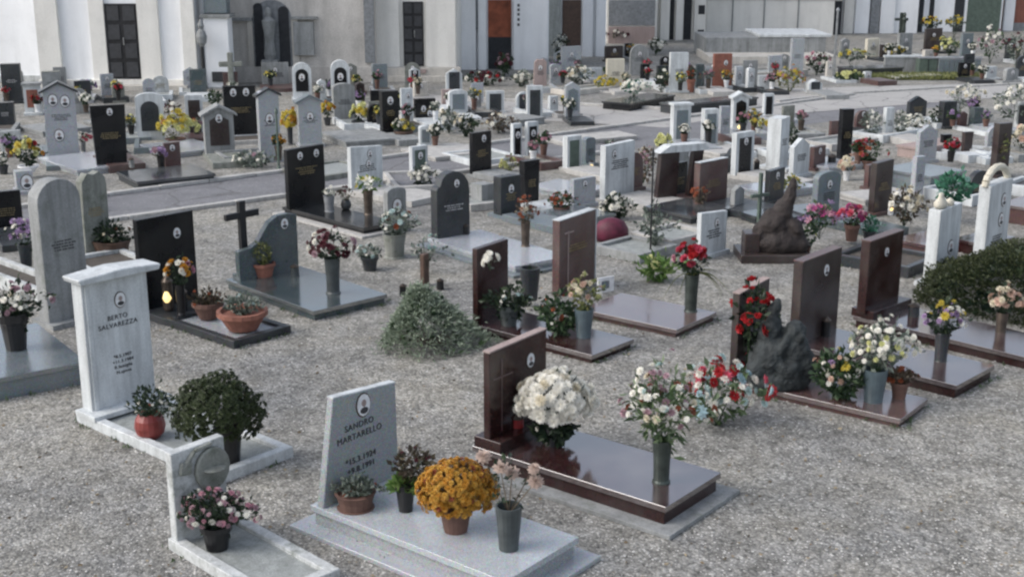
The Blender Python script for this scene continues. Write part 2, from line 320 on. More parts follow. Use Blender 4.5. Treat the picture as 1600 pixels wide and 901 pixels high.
def stele(root, w, h, t, shape='rect', mat='black', x=0, y=0, z=0, panel=None, ptop='rect', pq=(), ln=0, lz=.6, ink='inkgold', cap=None, roof=None, lean=0, bev=.006, text=None, ts=.06, tz=.6, edge=None, name='stone', pr=.055):
    far = bev == 0
    st = MB().prism(outline(shape, w, h), -t/2, t/2).build(name, MAT[mat], root, bev=bev, loc=(x, y, z)); st.rotation_euler = (-lean, 0, 0)
    yf = -t/2
    if panel:
        pw, ph = w*.66, h*(.6 if ptop != 'full' else .8); pz = h*(.24 if ptop != 'full' else .08)
        MB().prism(outline('arch' if ptop == 'arch' else ('gable' if ptop == 'gable' else 'rect'), pw, ph), yf-.012, yf+.004, org=(0, 0, pz)).build('panel', MAT[panel], root, bev=0, loc=(x, y, z)); yf -= .012
    k = root if not lean else st; ox, oy, oz = (x, y, z) if not lean else (0, 0, 0)
    for (px, pz) in pq: plaque(k, ox+px*w, oy+yf-.002, oz+pz*h, pr)
    if ln: textlines(k, w*.6, ox, oy+yf-.002, oz+lz*h, ln, ink)
    if text: textmesh(text, ts, MAT[ink], k, ox, oy+yf-.003, oz+tz*h)
    if cap: MB().box((x, y-.01, z+h+.025), (w*1.16, t*1.5, .05)).build('cap', MAT[cap], root, bev=bev and .008)
    if roof:
        a = w/2*1.25; mb = MB(); zz = z+h; rise = w*.28
        mb.prism([(-a, -rise*1.15), (0, .0), (a, -rise*1.15), (a, -rise*1.15+.045), (0, .05), (-a, -rise*1.15+.045)], -t*.75, t*.75)
        mb.build('roof', MAT[roof], root, loc=(x, y, zz))
    if edge: MB().box((x, y, z+h+.002), (w*1.0, t*1.02, .008)).build('edge', MAT[edge], root)
    return st
def sculpt(parent, name, mat, balls, vox=.022, disp=.03, tex=.12, base=True):
    """one carved body: overlapping ellipsoids fused into a single surface, then roughened"""
    bm = bmesh.new()
    for (x, y, z, rx, ry, rz_, tilt) in balls:
        m = Matrix.Translation((x, y, z)) @ Matrix.Rotation(tilt, 4, 'Y') @ Matrix.Diagonal((rx, ry, rz_, 1)); bmesh.ops.create_icosphere(bm, subdivisions=3, radius=1, matrix=m)
    me = bpy.data.meshes.new(name); bm.to_mesh(me); bm.free(); me.materials.append(MAT[mat]); o = bpy.data.objects.new(name, me); COL.objects.link(o); o.parent = parent
    md = o.modifiers.new('fuse', 'REMESH'); md.mode = 'VOXEL'; md.voxel_size = vox
    tx = bpy.data.textures.new('rough', 'CLOUDS'); tx.noise_scale = tex; tx.noise_depth = 3; dm = o.modifiers.new('rough', 'DISPLACE'); dm.texture = tx; dm.strength = disp; dm.mid_level = .5
    return o
GN = 0
def slabgrave(label, A, B, zt, W, style='slab', mat='red', name='grave', foot=None, th=None, extra=.0, plinth=None, group='family graves set in rows on the gravel', inner=None):
    """A head corner and B foot corner of the near long edge (photo pixels, at height zt); W width"""
    global GN; GN += 1; zt += .0017*(GN % 29); ps = mat+'_pol' if mat+'_pol' in MAT else mat
    a = P(*A, zt); b_ = P(*B, zt); u = b_-a; L = math.hypot(u[0], u[1]); u = u/L
    vx, vy = -u[1], u[0]                       # to the right seen from the foot
    o = a + np.array([vx, vy, 0])*W/2; rz = math.atan2(vy, vx)
    r = thing(name, label, 'grave', (o[0], o[1], 0), rz, group); th = zt if th is None else th
    if style == 'slab':
        MB().box((0, -L/2, zt-.025), (W, L, .05)).build('slab', MAT[ps], r, bev=.0018)
        MB().box((0, -L/2, (zt-.05)/2), (W-.05, L-.05, zt-.05)).build('base', MAT[mat], r, bev=.003)
    elif style == 'border':
        bw = .09; mb = MB()
        mb.box((-W/2+bw/2, -L/2, zt/2), (bw, L, zt)).box((W/2-bw/2, -L/2, zt/2), (bw, L, zt)).box((0, -L+bw/2, zt/2), (W-2*bw, bw, zt)).box((0, -bw/2, zt/2), (W-2*bw, bw, zt))
        mb.build('border', MAT[mat], r, bev=.006)
        MB().box((0, -L/2, zt*.32), (W-2*bw, L-2*bw, zt*.64)).build('bed', MAT[inner or 'bed'], r)
    if foot: MB().box((0, -L/2, .02), (W+.24, L+.24, .04)).build('footing', MAT[foot], r, bev=.004)
    if plinth: MB().box((0, -.12, zt+.05), (W, .3, .10)).build('plinth', MAT[plinth], r, bev=.005)
    return r, L
def auto(x0, x1, yt, yb, z=0, rz=RZ, t=.1):
    xc = (x0+x1)/2; p = P(xc, yb, z); j0 = J(p)
    v = np.array([math.cos(rz), math.sin(rz), 0]); n = np.array([-math.sin(rz), math.cos(rz), 0])
    dv = abs(J(p+v*.1)[0]-j0[0])*10; dn = abs(J(p+n*.1)[0]-j0[0])*10
    w_ = ((x1-x0)-t*dn)/dv
    if w_ < .22: w_ = .22
    return p, min(w_, 1.3), hgt(p, yt)
GRP = 'headstones standing in the farther rows'
DR = random.Random(11); HN = [0]; ALLH = []
def hs(label, x0, x1, yt, yb, shape='rect', mat='white', rz=50, t=.1, z=0, bl=None, blm=None, name='headstone', deco=True, **kw):
    """a farther headstone measured in the photo: left, right, top, bottom"""
    R_ = math.radians(rz); p, w_, h_ = auto(x0, x1, yt, yb, z, R_, t)
    r = thing(name, label, 'headstone', p, R_, GRP); ALLH.append((label, p, yb, rz, w_, h_, x0, x1, yt))
    if yb < 330: kw.setdefault('bev', 0)
    if not kw.get('panel') and h_ > .55 and 'ln' not in kw: kw['ln'] = 4; kw['lz'] = .58; kw['ink'] = 'inkblk' if mat in ('white', 'greylt', 'cream', 'conc', 'pinkst', 'beige', 'bluegrey') else 'inkgold'
    stele(r, w_, h_, t, shape, mat, **kw)
    MB().box((0, 0, .03), (w_*1.12, t*2.2, .06)).build('plinth', MAT[blm or mat], r)
    HN[0] += 1; plot = yb < 262 and not bl and DR.random() < .62
    if plot:
        L = DR.uniform(.9, 1.5); W = max(w_*1.2, .7); zt = DR.uniform(.08, .16); m_ = DR.choice(['kerb', 'white', 'conc', 'greylt', 'bluegrey', 'dkgrey', 'white', 'redlt']); yf = -t*1.12
        if DR.random() < .45: MB().box((0, yf-L/2, zt/2), (W, L, zt)).build('slab', MAT[m_], r)
        else:
            mb = MB(); mb.box((-W/2+.05, yf-L/2, zt/2), (.1, L, zt)).box((W/2-.05, yf-L/2, zt/2), (.1, L, zt)).box((0, yf-L+.05, zt/2), (W-.2, .1, zt)).build('border', MAT[m_], r)
            MB().box((0, yf-L/2+.03, zt*.3), (W-.2, L-.14, zt*.6)).build('bed', MAT[DR.choice(['bed', 'soil', 'gravel'])], r)
    if deco and yb < 262 and DR.random() < .6:
        a_ = R_; fx, fy = math.sin(a_), -math.cos(a_); off = DR.uniform(.3, .7); lat = DR.uniform(-.25, .25)
        q = np.array([p[0]+fx*off+math.cos(a_)*lat, p[1]+fy*off+math.sin(a_)*lat, .1]); jx, jy = J(q); kpx = 1/mpp(jx, jy, .1)
        nm, cs = DR.choice([('white', [('p_white', 1)]), ('yellow', [('p_yellow', 2), ('p_pale', 1)]), ('pink', [('p_pink', 2), ('p_dusty', 1)]), ('red', [('p_red', 1), ('p_rose', 1)]), ('orange', [('p_orange', 2), ('p_yellow', 1)]), ('cream', [('p_cream', 1)]), ('mauve', [('p_mauve', 1)]), ('white', [('p_white', 1)])])
        br = DR.uniform(.11, .19)*kpx; vh_ = DR.uniform(.14, .3)*kpx; up_ = vh_+br*.7
        fl('small %s flowers before the ' % nm + ' '.join(label.split()[:11]), jx, jy, .1, .16*kpx, vh_, DR.choice(['pot', 'tall', 'cone']), DR.choice(['terradk', 'dkgrey', 'plasticblk', 'bronze', 'porcelain']), (jx-br, jx+br, jy-up_-br*.8, jy-up_+br*.9), cs, DR.randint(10, 22), .045, nl=80, lm=DR.choice(['leaf', 'leafdk', 'leafgrey']), ls=.09)
    if bl:
        L = bl; zt = .1+.0017*(HN[0] % 29); W = max(w_*1.15, .6)
        MB().box((0, -L/2-t*1.12, zt/2), (W, L, zt)).build('slab', MAT[blm or mat], r, bev=.006)
    return r
# ---------------------------------------------------------------- flowers
BL = {}
def bloom(parent, kind, mat, c, nrm, size):
    k = (kind, mat, random.randrange(3))
    if k not in BL:
        mb = MB(); heads(mb, np.zeros((1, 3)), np.array([[0, 0, 1.]]), 1.0, kind, 0); o = mb.build('bloom', MAT[mat]); BL[k] = o.data; bpy.data.objects.remove(o)
    o = bpy.data.objects.new('bloom', BL[k]); COL.objects.link(o); o.parent = parent; o.location = tuple(float(q) for q in c); o.scale = (float(size),)*3
    o.rotation_mode = 'QUATERNION'; o.rotation_quaternion = Vector([float(q) for q in nrm]).to_track_quat('Z', 'Y') @ Matrix.Rotation(random.random()*6.28, 3, 'Z').to_quaternion(); return o
def prof(kind, r, h):
    if kind == 'pot': return [(r*.68, 0), (r*.9, h*.75), (r*.92, h*.78), (r*1.04, h*.8), (r*1.04, h), (r*.88, h), (r*.85, h*.86)]
    if kind == 'bowl': return [(r*.62, 0), (r*.88, h*.55), (r*.96, h*.72), (r*1.08, h*.76), (r*1.08, h), (r*.92, h), (r*.85, h*.8)]
    if kind == 'round': return [(r*.5, 0), (r*.9, h*.25), (r, h*.5), (r*.92, h*.78), (r*.66, h), (r*.56, h), (r*.6, h*.85)]
    if kind == 'cone': return [(r*.72, 0), (r*.80, h*.3), (r, h*.93), (r*1.0, h), (r*.86, h), (r*.8, h*.8)]
    if kind == 'flare': return [(r*.8, 0), (r*.8, h*.05), (r*.52, h*.14), (r*.6, h*.5), (r*.86, h*.92), (r, h), (r*.86, h), (r*.7, h*.85)]
    return [(r*.9, 0), (r*.9, h*.04), (r*.78, h*.08), (r*.82, h*.5), (r*.95, h*.95), (r, h), (r*.84, h), (r*.78, h*.85)]
def fl(label, x, yb, z, vw, vh, vk, vm, box, cols, n, hsz, nl=120, lm='leaf', ls=None, kind='mum', name='flower_vase', cat='vase of flowers', group='vases of flowers on the graves', dome=False, zmin=-.25, droop=0, thin=1.0, lump=.2):
    s = mpp(x, yb, z); p = P(x, yb, z); r = thing(name, label, cat, p, 0, group); nearp = yb > 318
    vr = vw/2*s; vhh = vh*s
    if vw: MB().lathe(prof(vk, vr, vhh), n=18).build('pot' if name in ('potted_plant', 'flower_bowl') else 'vase', MAT[vm], r, smooth=False, bev=0)
    c = np.array([((box[0]+box[1])/2-x)*s, 0, (yb-(box[2]+box[3])/2)*s*1.03]); rx = (box[1]-box[0])/2*s; rzz = (box[3]-box[2])/2*s; E_ = np.array([rx, (rx+rzz)/2*(.9), rzz]); c[1] = 0
    top = np.array([0, 0, vhh*.9]); ls = ls or max(rx, .03)*.34
    st = MB()
    if n and not dome:
        for i in range(min(14, n)):
            d = sph(1, 0)[0]*E_*.7; st.tube(top+[random.uniform(-.3, .3)*vr, random.uniform(-.3, .3)*vr, -.02], c+d, .0035, .0025, 4)
        st.build('stems', MAT['leaf'], r)
    if nl:
        mb = MB(); q = sph(nl, -1 if not dome else -.3); lu = lumpy(q, 2.2, lump)
        rad = (.45+.5*rng.random(nl)**.6)*lu*(1 if not dome else .93)
        C_ = c + q*rad[:, None]*E_
        if not dome:      # draw the lower leaves in towards the vase mouth
            k = np.clip((c[2]-C_[:, 2])/(c[2]-top[2]+1e-6), 0, 1)[:, None]*.55; C_ = C_*(1-k) + np.array([0, 0, 0])*k + np.stack([0*k[:, 0], 0*k[:, 0], C_[:, 2]*k[:, 0]], 1)
        C_[:, 2] = np.maximum(C_[:, 2], .012)
        D = q + rng.normal(size=q.shape)*.55 + np.array([0, 0, .15-droop]); leaves(mb, C_ - D/np.linalg.norm(D, axis=1, keepdims=True)*ls*.5, D, ls, 0, thin); mb.v = [(a, b2, max(e, .004)) for a, b2, e in mb.v]
        mb.build('foliage', MAT[lm], r)
    if n:
        q = sph(n, zmin); lu = lumpy(q, 2.2, lump); rad = lu*(1.0 if dome else 1.0)*(.82+.22*rng.random(n))
        C_ = c + q*rad[:, None]*E_*.93
        Nn = q*np.array([1, 1, .8]) + rng.normal(size=q.shape)*(.15 if dome else .35) + np.array([0, -.15, .15]); Nn /= np.linalg.norm(Nn, axis=1, keepdims=True)
        C_[:, 2] = np.maximum(C_[:, 2], hsz*.5)
        names = [c_[0] for c_ in cols]; pr = np.array([c_[1] for c_ in cols], float); pr /= pr.sum(); mi = rng.choice(len(names), n, p=pr)
        if nearp and not dome and n <= 100:
            for i in range(n): bloom(r, kind, names[mi[i]], C_[i], Nn[i], hsz*(.75+.5*rng.random()))
        else:
            mb = MB(); heads(mb, C_, Nn, hsz, kind, mi); o = mb.build('blossoms', [MAT[k_] for k_ in names], r)
            if dome: o['kind'] = 'stuff'
    return r
def pl(*a, **k):
    k.setdefault('name', 'potted_plant'); k.setdefault('cat', 'potted plant'); k.setdefault('group', 'potted plants on the graves'); return fl(*a, **k)
def wild(*a, **k):
    k.setdefault('name', 'flower_bunch'); k.setdefault('cat', 'flowers'); k.setdefault('group', 'bunches of flowers without a pot'); return fl(*a, **k)
def candle(label, x, yb, z, wpx, hpx, body='candle', lit=False):
    s = mpp(x, yb, z); r = thing('grave_candle', label, 'grave candle', P(x, yb, z), 0, 'grave candles and lamps'); R_ = wpx/2*s; h = hpx*s
    MB().lathe([(R_*.8, 0), (R_, h*.08), (R_*.92, h*.7), (R_*.95, h*.78)], n=12).build('cup', MAT[body], r, smooth=False)
    MB().lathe([(R_*1.02, h*.78), (R_*1.02, h*.84), (R_*.55, h*.94), (R_*.16, h)], n=12).build('lid', MAT['bronze'], r)
    if lit: MB().lathe([(R_*.5, 0), (R_*.8, h*.12), (R_*.5, h*.3), (R_*.1, h*.42)], c=(0, -R_*.5, h*.25), n=10).build('flame_glow', MAT['flame'], r)
    return r
# ================================================================ the setting
def flat(name, pts, z, mat, kind='structure'):
    o = MB().add([(p[0], p[1], z) for p in pts], [tuple(range(len(pts)))]).build(name, MAT[mat]); tag(o, kind=kind); return o
flat('ground', [(-300, -60), (300, -60), (300, 400), (-300, 400)], 0, 'gravel')
def line(a, b, ext0=0, ext1=0):
    a = P(*a)[:2]; b = P(*b)[:2]; d = (b-a)/np.linalg.norm(b-a); return a-d*ext0, b+d*ext1, d
def kerb(a, b, wd=.14, ht=.07, e0=0, e1=0):
    a, b, d = line(a, b, e0, e1); n = int(np.linalg.norm(b-a)/1.0)+1; mb = MB(); ang = math.atan2(d[1], d[0]); L = np.linalg.norm(b-a)/n
    for i in range(n):
        c = a+d*(i+.5)*L; mb.box((c[0], c[1], ht/2+random.uniform(-.006, .006)), (L-.012, wd, ht), rz=ang+random.uniform(-.004, .004))
    o = mb.build('kerb', MAT['kerb'], bev=.008); tag(o, kind='structure'); return o
u0, u1, ud = line((172, 306), (1045, 188), 9, 8); l0, l1, ld = line((127, 352), (445, 308), 8, 22)
flat('path', [u0, u1, l1, l0], .004, 'path')
kerb((172, 306), (1045, 188), e0=9, e1=8); kerb((127, 352), (445, 308), e0=8, e1=0)
kerb((447, 308), (600, 287), e0=0, e1=6)
f0, f1, fd = line((700, 150), (1040, 172), 2, 2); g0, g1, gd = line((700, 180), (1040, 200), 2, 0)
flat('path', [f0, f1, g1, g0], .008, 'avenue'); kerb((700, 153), (1040, 172)); kerb((850, 141), (1040, 150))
flat('path', [P(1150, 185), P(1600, 150), P(1600, 130), P(1190, 140)], .012, 'avenue'); kerb((1215, 160), (1330, 147)); kerb((1330, 147), (1600, 132))
# loose pebbles lying on the near gravel
k = 26000; yy = 460+ (960-460)*rng.random(k)**.8; xx = -60+1720*rng.random(k)
Cp = np.array([P(a, b_) for a, b_ in zip(xx, yy)]); Vp = np.array([(1, 0, .1), (.3, .9, 0), (-.8, .6, .15), (-.9, -.5, 0), (.2, -1, .1), (.1, .1, .75), (-.2, -.1, -.4)])
Fp = [(0, 1, 5), (1, 2, 5), (2, 3, 5), (3, 4, 5), (4, 0, 5)]
Sz = .004+.009*rng.random(k)**2; a_ = rng.random(k)*6.28; ca, sa_ = np.cos(a_), np.sin(a_); Z = np.zeros(k); O = np.ones(k)
Rm = np.stack([np.stack([ca, -sa_, Z], 1), np.stack([sa_, ca, Z], 1), np.stack([Z, Z, O*.8], 1)], 1)
mb = MB(); mb.arr(np.einsum('kij,mj->kmi', Rm, Vp)*Sz[:, None, None] + Cp[:, None, :], Fp, 0)
tag(mb.build('loose_pebbles', MAT['pebble']), 'loose grey pebbles strewn over the gravel', 'pebbles', kind='stuff')
k = 900; yy = 330+(930-330)*rng.random(k)**.8; xx = -60+1720*rng.random(k); C_ = np.array([P(a, b_, .012) for a, b_ in zip(xx, yy)]); D = rng.normal(size=(k, 3))*[1, 1, .12]
mb = MB(); leaves(mb, C_, D, .035); tag(mb.build('fallen_leaves', MAT['litter']), 'small dry fallen leaves scattered on the gravel', 'fallen leaves', kind='stuff')
# ---------------------------------------------------------------- chapels and walls
class Bld:
    def __init__(s, name, label, x0, x1, yb, ht, mat, depth=4, cat='chapel', y=0, group='burial chapels in the back row'):
        s.p = P((x0+x1)/2, yb); s.s = mpp((x0+x1)/2, yb); s.r = thing(name, label, cat, s.p, 0, group); s.xc = (x0+x1)/2; s.yb = yb
        s.W = (x1-x0)*s.s; MB().box((0, depth/2, ht/2), (s.W, depth, ht)).build('wall', MAT[mat], s.r); s.ht = ht; s.depth = depth
    def z(s, y): return hgt(s.p, y) if y < s.yb else 0
    def part(s, name, x0, x1, yt, yb, mat, out=.06, inn=.02, parent=None, label=None, arch=False, bev=0):
        zt = s.ht-.35 if yt is None else s.z(yt); zb = 0 if yb is None else s.z(yb); w_ = (x1-x0)*s.s; xm = ((x0+x1)/2-s.xc)*s.s
        if arch: o = MB().prism(outline('arch', w_, zt-zb), -out, inn, org=(xm, 0, zb)).build(name, MAT[mat], s.r)
        else: o = MB().box((xm, (inn-out)/2, (zt+zb)/2), (w_, out+inn, zt-zb)).build(name, MAT[mat], s.r)
        if label: o['label'] = label
        return o
    def roof(s, mat='beige', rise=.9):
        a = s.W/2+.25; MB().prism([(-a, 0), (a, 0), (0, rise)], -.3, s.depth+.2).build('roof', MAT[mat], s.r, loc=(0, 0, s.ht+.25))
        MB().box((0, s.depth/2-.05, s.ht+.122), (s.W+.4, s.depth+.5, .25)).build('cornice', MAT[mat], s.r)
def door(b, x0, x1, yt, yb, mat='dooriron', cols=2, rows=4, name='door'):
    d = b.part(name, x0, x1, yt, yb, mat, .05); zt, zb = b.z(yt), b.z(yb); w_ = (x1-x0)*b.s; xm = ((x0+x1)/2-b.xc)*b.s; mb = MB()
    for i in range(cols):
        for j in range(rows):
            mb.box((xm+((i+.5)/cols-.5)*w_, -.06, zb+(j+.5)/rows*(zt-zb)), (w_/cols*.74, .03, (zt-zb)/rows*.78))
    mb.build('door_panel', MAT['inkblk' if mat == 'dooriron' else mat], d); MB().tube((xm+.04, -.10, (zt+zb)/2-.1), (xm+.04, -.10, (zt+zb)/2+.12), .015).build('handle', MAT['steel'], d)
b = Bld('chapel', 'white plastered chapel with tall black iron door at the far left', 68, 312, 138, 6, 'plaster')
b.part('pilaster', 68, 102, None, 124, 'plasterwarm', .16, label='flat warm white pilaster at the left corner'); b.part('pilaster', 292, 312, None, 124, 'plasterwarm', .16)
b.part('door_surround', 150, 173, None, 124, 'plasterwarm', .10); b.part('door_surround', 224, 256, None, 124, 'plasterwarm', .10)
b.part('plinth', 66, 314, 124, None, 'plasterwarm', .26); b.part('step', 165, 300, 131, None, 'beige', .6); door(b, 174, 223, 6, 123); b.roof()
b = Bld('boundary_wall', 'bare white plaster wall left of the chapel with the black iron door', -260, 66, 128, 5, 'plaster', .6, 'wall', group=None); b.part('plinth', -260, 66, 118, None, 'whitemoss', .08)
b = Bld('chapel', 'stained beige chapel front with grey arched niche', 313, 588, 128, 5.6, 'stucco')
b.part('niche', 400, 460, 0, 122, 'greybox', .03, arch=True); b.part('niche_shade', 402, 416, 5, 118, 'darkvoid', .05, arch=True); b.part('niche_shade', 440, 456, 10, 118, 'darkvoid', .05, arch=True); b.part('niche_frame', 392, 400, 30, 122, 'beige', .12); b.part('niche_frame', 460, 470, 30, 122, 'beige', .12)  # flat grey arch and two dark panels put the niche's shade into colour
b.part('ledge', 362, 400, 28, 33, 'conc', .16); b.part('ledge', 460, 500, 26, 30, 'conc', .2); b.part('pilaster', 463, 494, 34, 86, 'conc', .18); b.part('pilaster', 572, 587, None, 98, 'greybox', .1, label='dark grey pilaster'); b.part('plinth', 313, 588, 104, None, 'stucco', .14); b.roof('stucco')
st = MB().lathe([(.16, 0), (.2, .15), (.14, .6), (.2, 1.0), (.22, 1.2), (.08, 1.32), (.11, 1.45), (.08, 1.58), (.02, 1.62)], c=((427-b.xc)*b.s, -.28, b.z(92)), n=14); st.box(((427-b.xc)*b.s, -.28, b.z(92)/2), (.5, .45, b.z(92)))
so_ = st.build('niche_statue', MAT['conc'], b.r, smooth=False)
b = Bld('chapel', 'beige stone chapel with narrow black door in the middle of the back row', 589, 716, 124, 5.8, 'plasterwarm')
b.part('pilaster', 590, 626, None, 104, 'plasterwarm', .16); b.part('pilaster', 668, 713, None, 104, 'plasterwarm', .16); b.part('plinth', 586, 720, 104, None, 'beige', .5); b.part('sill', 640, 668, 106, 112, 'pinkst', .56); b.part('step', 580, 722, 116, None, 'beige', .75); door(b, 632, 663, 3, 103, rows=5); b.roof()
b = Bld('chapel', 'bright white chapel with rust orange doorway', 720, 857, 108, 6.2, 'plaster'); b.part('pilaster', 722, 744, None, None, 'plaster', .3); b.part('pilaster', 748, 760, None, None, 'plaster', .3); b.part('pilaster', 803, 855, None, None, 'plaster', .3)
b.part('groove', 744, 748, None, 46, 'greybox', .22); d = b.part('door', 763, 799, 0, 58, 'rust', .05, label='rust orange upper door panel'); b.part('door', 763, 799, 58, None, 'darkvoid', .05, label='dark lower door panel'); b.roof()
mb = MB()
for i, yy_ in enumerate((8, 15, 22, 30, 38)): mb.box(((810-b.xc)*b.s, -.304, b.z(yy_)), (.08, .01, .09))
mb.build('wall_letters', MAT['inkblk'], b.r)
b = Bld('chapel', 'narrow white chapel with dark brown doorway right of the rust orange door', 857, 946, 88, 6.4, 'plaster'); b.part('pilaster', 857, 876, None, None, 'bed', .2, label='blue grey pilaster'); b.part('doorway', 878, 907, 0, 84, 'wood', .04); b.part('pilaster', 909, 925, None, None, 'plaster', .25); b.part('pilaster', 930, 945, None, None, 'plaster', .2); b.roof()
b = Bld('chapel', 'low chapel closed by a big dark grey stone panel', 947, 1026, 68, 5.6, 'plasterwarm'); b.part('stone_panel', 950, 1022, 0, 40, 'greybox', .06); b.part('plinth', 950, 1022, 42, None, 'pinkst', .15); b.roof('conc')
b = Bld('chapel', 'chapel with light columns and narrow dark slots between them', 1027, 1102, 62, 6, 'plasterwarm')
for x0, x1, mt in ((1030, 1044, 'plasterwarm'), (1054, 1065, 'plasterwarm'), (1082, 1100, 'plasterwarm')): b.part('column', x0, x1, None, None, mt, .3)
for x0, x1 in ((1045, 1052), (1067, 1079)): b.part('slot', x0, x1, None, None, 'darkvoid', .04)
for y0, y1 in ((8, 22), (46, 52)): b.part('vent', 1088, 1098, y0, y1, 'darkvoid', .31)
b.roof()
b = Bld('cemetery_wall', 'long stained beige wall of tall panels behind the raised white tomb', 1103, 1301, 56, 6, 'plasterwarm', 1, 'wall', group=None)
for x in (1143, 1192, 1245): b.part('joint', x-1, x+1, None, None, 'conc', .04)
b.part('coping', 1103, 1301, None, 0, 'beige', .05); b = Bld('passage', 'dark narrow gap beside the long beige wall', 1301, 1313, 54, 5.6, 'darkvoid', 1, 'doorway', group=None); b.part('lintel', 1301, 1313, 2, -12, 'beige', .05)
b = Bld('chapel', 'white chapel with grey blue strip between pilasters right of the dark gap', 1314, 1432, 52, 6, 'plaster')
for x0, x1, mt in ((1315, 1330, 'plasterwarm'), (1333, 1354, 'plaster'), (1357, 1370, 'greybox'), (1372, 1394, 'plaster')): b.part('pilaster', x0, x1, None, None, mt, .2)
b.roof()
b = Bld('chapel', 'open fronted chapel with dark bays near the right edge', 1433, 1563, 50, 6, 'plaster')
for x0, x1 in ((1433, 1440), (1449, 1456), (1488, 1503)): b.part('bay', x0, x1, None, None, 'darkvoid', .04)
b.part('bay', 1508, 1560, None, None, 'leafdk' if False else 'paintgreen', .04, label='dark green bay'); b.roof()
b = Bld('chapel', 'brick red chapel with white corner pillar at the right edge', 1565, 1760, 48, 6, 'brick'); b.part('pilaster', 1565, 1580, None, None, 'plaster', .2); b.part('plinth', 1582, 1760, 36, None, 'greybox', .1); b.roof()
# raised tomb, low walls, grass strip, pole
p = P(1195, 92); s = mpp(1195, 92); r = thing('raised_tomb', 'long raised grey tomb with white top slab in front of the beige wall', 'tomb', p)
MB().box((0, 1.5, .4), (188*s, 3, .8)).build('body', MAT['conc'], r, bev=.02); MB().box((1.1, 1.5, .86), (112*s, 3.1, .12)).build('top_slab', MAT['white'], r, bev=.02); MB().box((0, -.1, .12), (196*s, 3.4, .24)).build('base', MAT['beige'], r)
def lowwall(name, label, x0, x1, yt, yb, mat, cap='white', n=0):
    p = P((x0+x1)/2, yb); s = mpp((x0+x1)/2, yb); h = hgt(p, yt); r = thing(name, label, 'low wall', p); MB().box((0, .1, h/2), ((x1-x0)*s, .2, h)).build('wall', MAT[mat], r)
    MB().box((0, .1, h+.03), ((x1-x0)*s+.05, .26, .06)).build('cap', MAT[cap], r)
    if n:
        mb = MB()
        for i in range(n): mb.box((((i+.5)/n-.5)*(x1-x0)*s, -.012, h/2), ((x1-x0)*s/n*.8, .03, h*.86))
        mb.build('panels', MAT['bluegrey'], r)
lowwall('low_wall', 'pale concrete low wall left of the green cabinet', 1382, 1433, 90, 114, 'conc')
lowwall('low_wall', 'pale blue grey panelled low wall right of the green cabinet', 1465, 1531, 92, 117, 'greylt', 'greylt', 8)
p = P(1449, 117); r = thing('cabinet', 'dark green cabinet between two pale low walls', 'cabinet', p); h = hgt(p, 92); s = mpp(1449, 117)
MB().box((0, .2, h/2), (28*s, .4, h)).build('body', MAT['paintgreen'], r, bev=.01); MB().box((0, .2, h+.02), (30*s, .46, .04)).build('lid', MAT['greybox'], r); MB().box((0, -.01, h/2), (.02, .02, h*.9)).build('door_gap', MAT['iron'], r)
mb = MB(); k = 9000; q = np.array([P(a, b_) for a, b_ in zip(1355+180*rng.random(k), 118+8*rng.random(k))]); D = rng.normal(size=(k, 3))*.35+[0, 0, 1]; leaves(mb, q, D, .13, 0, .35)
tag(mb.build('grass_strip', MAT['leafyel']), 'strip of yellowish grass along the far path', 'grass', kind='stuff')
def pole(label, x, yb, yt, r0, mat='steel', name='pole'):
    p = P(x, yb); h = hgt(p, yt); r = thing(name, label, 'pole', p); MB().tube((0, 0, 0), (0, 0, h), r0, r0*.8, 8).build('shaft', MAT[mat], r); MB().lathe([(r0*2, 0), (r0*2, .05), (r0, .12)], n=8).build('foot', MAT[mat], r); MB().lathe([(r0*1.4, 0), (r0*1.4, .05), (r0*.3, .12)], c=(0, 0, h), n=8).build('finial', MAT[mat], r)
pole('tall thin grey pole in the far grave field before the beige wall', 1302, 125, 18, .045)
pole('thin green metal post beside the yellow flower ball', 436, 268, 178, .025, 'paintgreen'); pole('thin dark iron post left of the white headstone with a square photo', 1016, 402, 244, .014, 'iron')
# ================================================================ near graves
# grey granite grave in front
r, L = slabgrave('speckled light grey granite grave with grey slanted headstone in the foreground', (485, 788), (789, 908), .2, .87, mat='grey', foot='greylt')
r['category'] = 'grave'
stele(r, .85, .86, .07, 'lefttaper', 'grey', x=.0, y=-.10, z=.2, lean=.015, pq=[(.06, .84)], pr=.07, text='SANDRO\nMARTARELLO', ts=.074, tz=.64, ink='inkblk', edge=None)
k = [c for c in r.children if c.name.startswith('stone')][0]; textmesh('*15.3.1924\n+9.8.1991', .07, MAT['inkblk'], k, .0, -.04, .27)
MB().prism([(-.425*.62, .86), (.425, .80), (.425, .812), (-.425*.62, .872)], -.034, .034).build('edge', MAT['white'], k)
pl('low brown trough of green succulents against the grey headstone', 556, 792, .2, 66, 26, 'trough', 'terradk', (520, 596, 742, 782), [('p_rust', 1)], 6, .018, 420, 'leafgrey', .045, lump=.4)
pl('dark pot of purple leaved plant with bright green lower leaves on the grey slab', 634, 797, .2, 32, 46, 'pot', 'plasticblk', (610, 686, 694, 750), [('p_burg', 1)], 12, .02, 300, 'leafpurp', .05)
q = P(632, 790, .2); mb = MB(); D = sph(70, -.1); leaves(mb, np.tile([0, 0, .19], (70, 1))+D*.05, D, .085, 0, 1.2); o = mb.build('lower_leaves', MAT['leafbright'], [x for x in bpy.data.objects if x.get('label', '').startswith('dark pot of purple')][0])
pl('large ball of orange chrysanthemums in a brown pot on the grey slab', 712, 828, .2, 54, 42, 'pot', 'terradk', (650, 778, 712, 812), [('p_orange', 5), ('p_gold', 5), ('p_rust', .6)], 1250, .024, 420, 'leafdry', .05, dome=True, zmin=-.6, lump=.07)
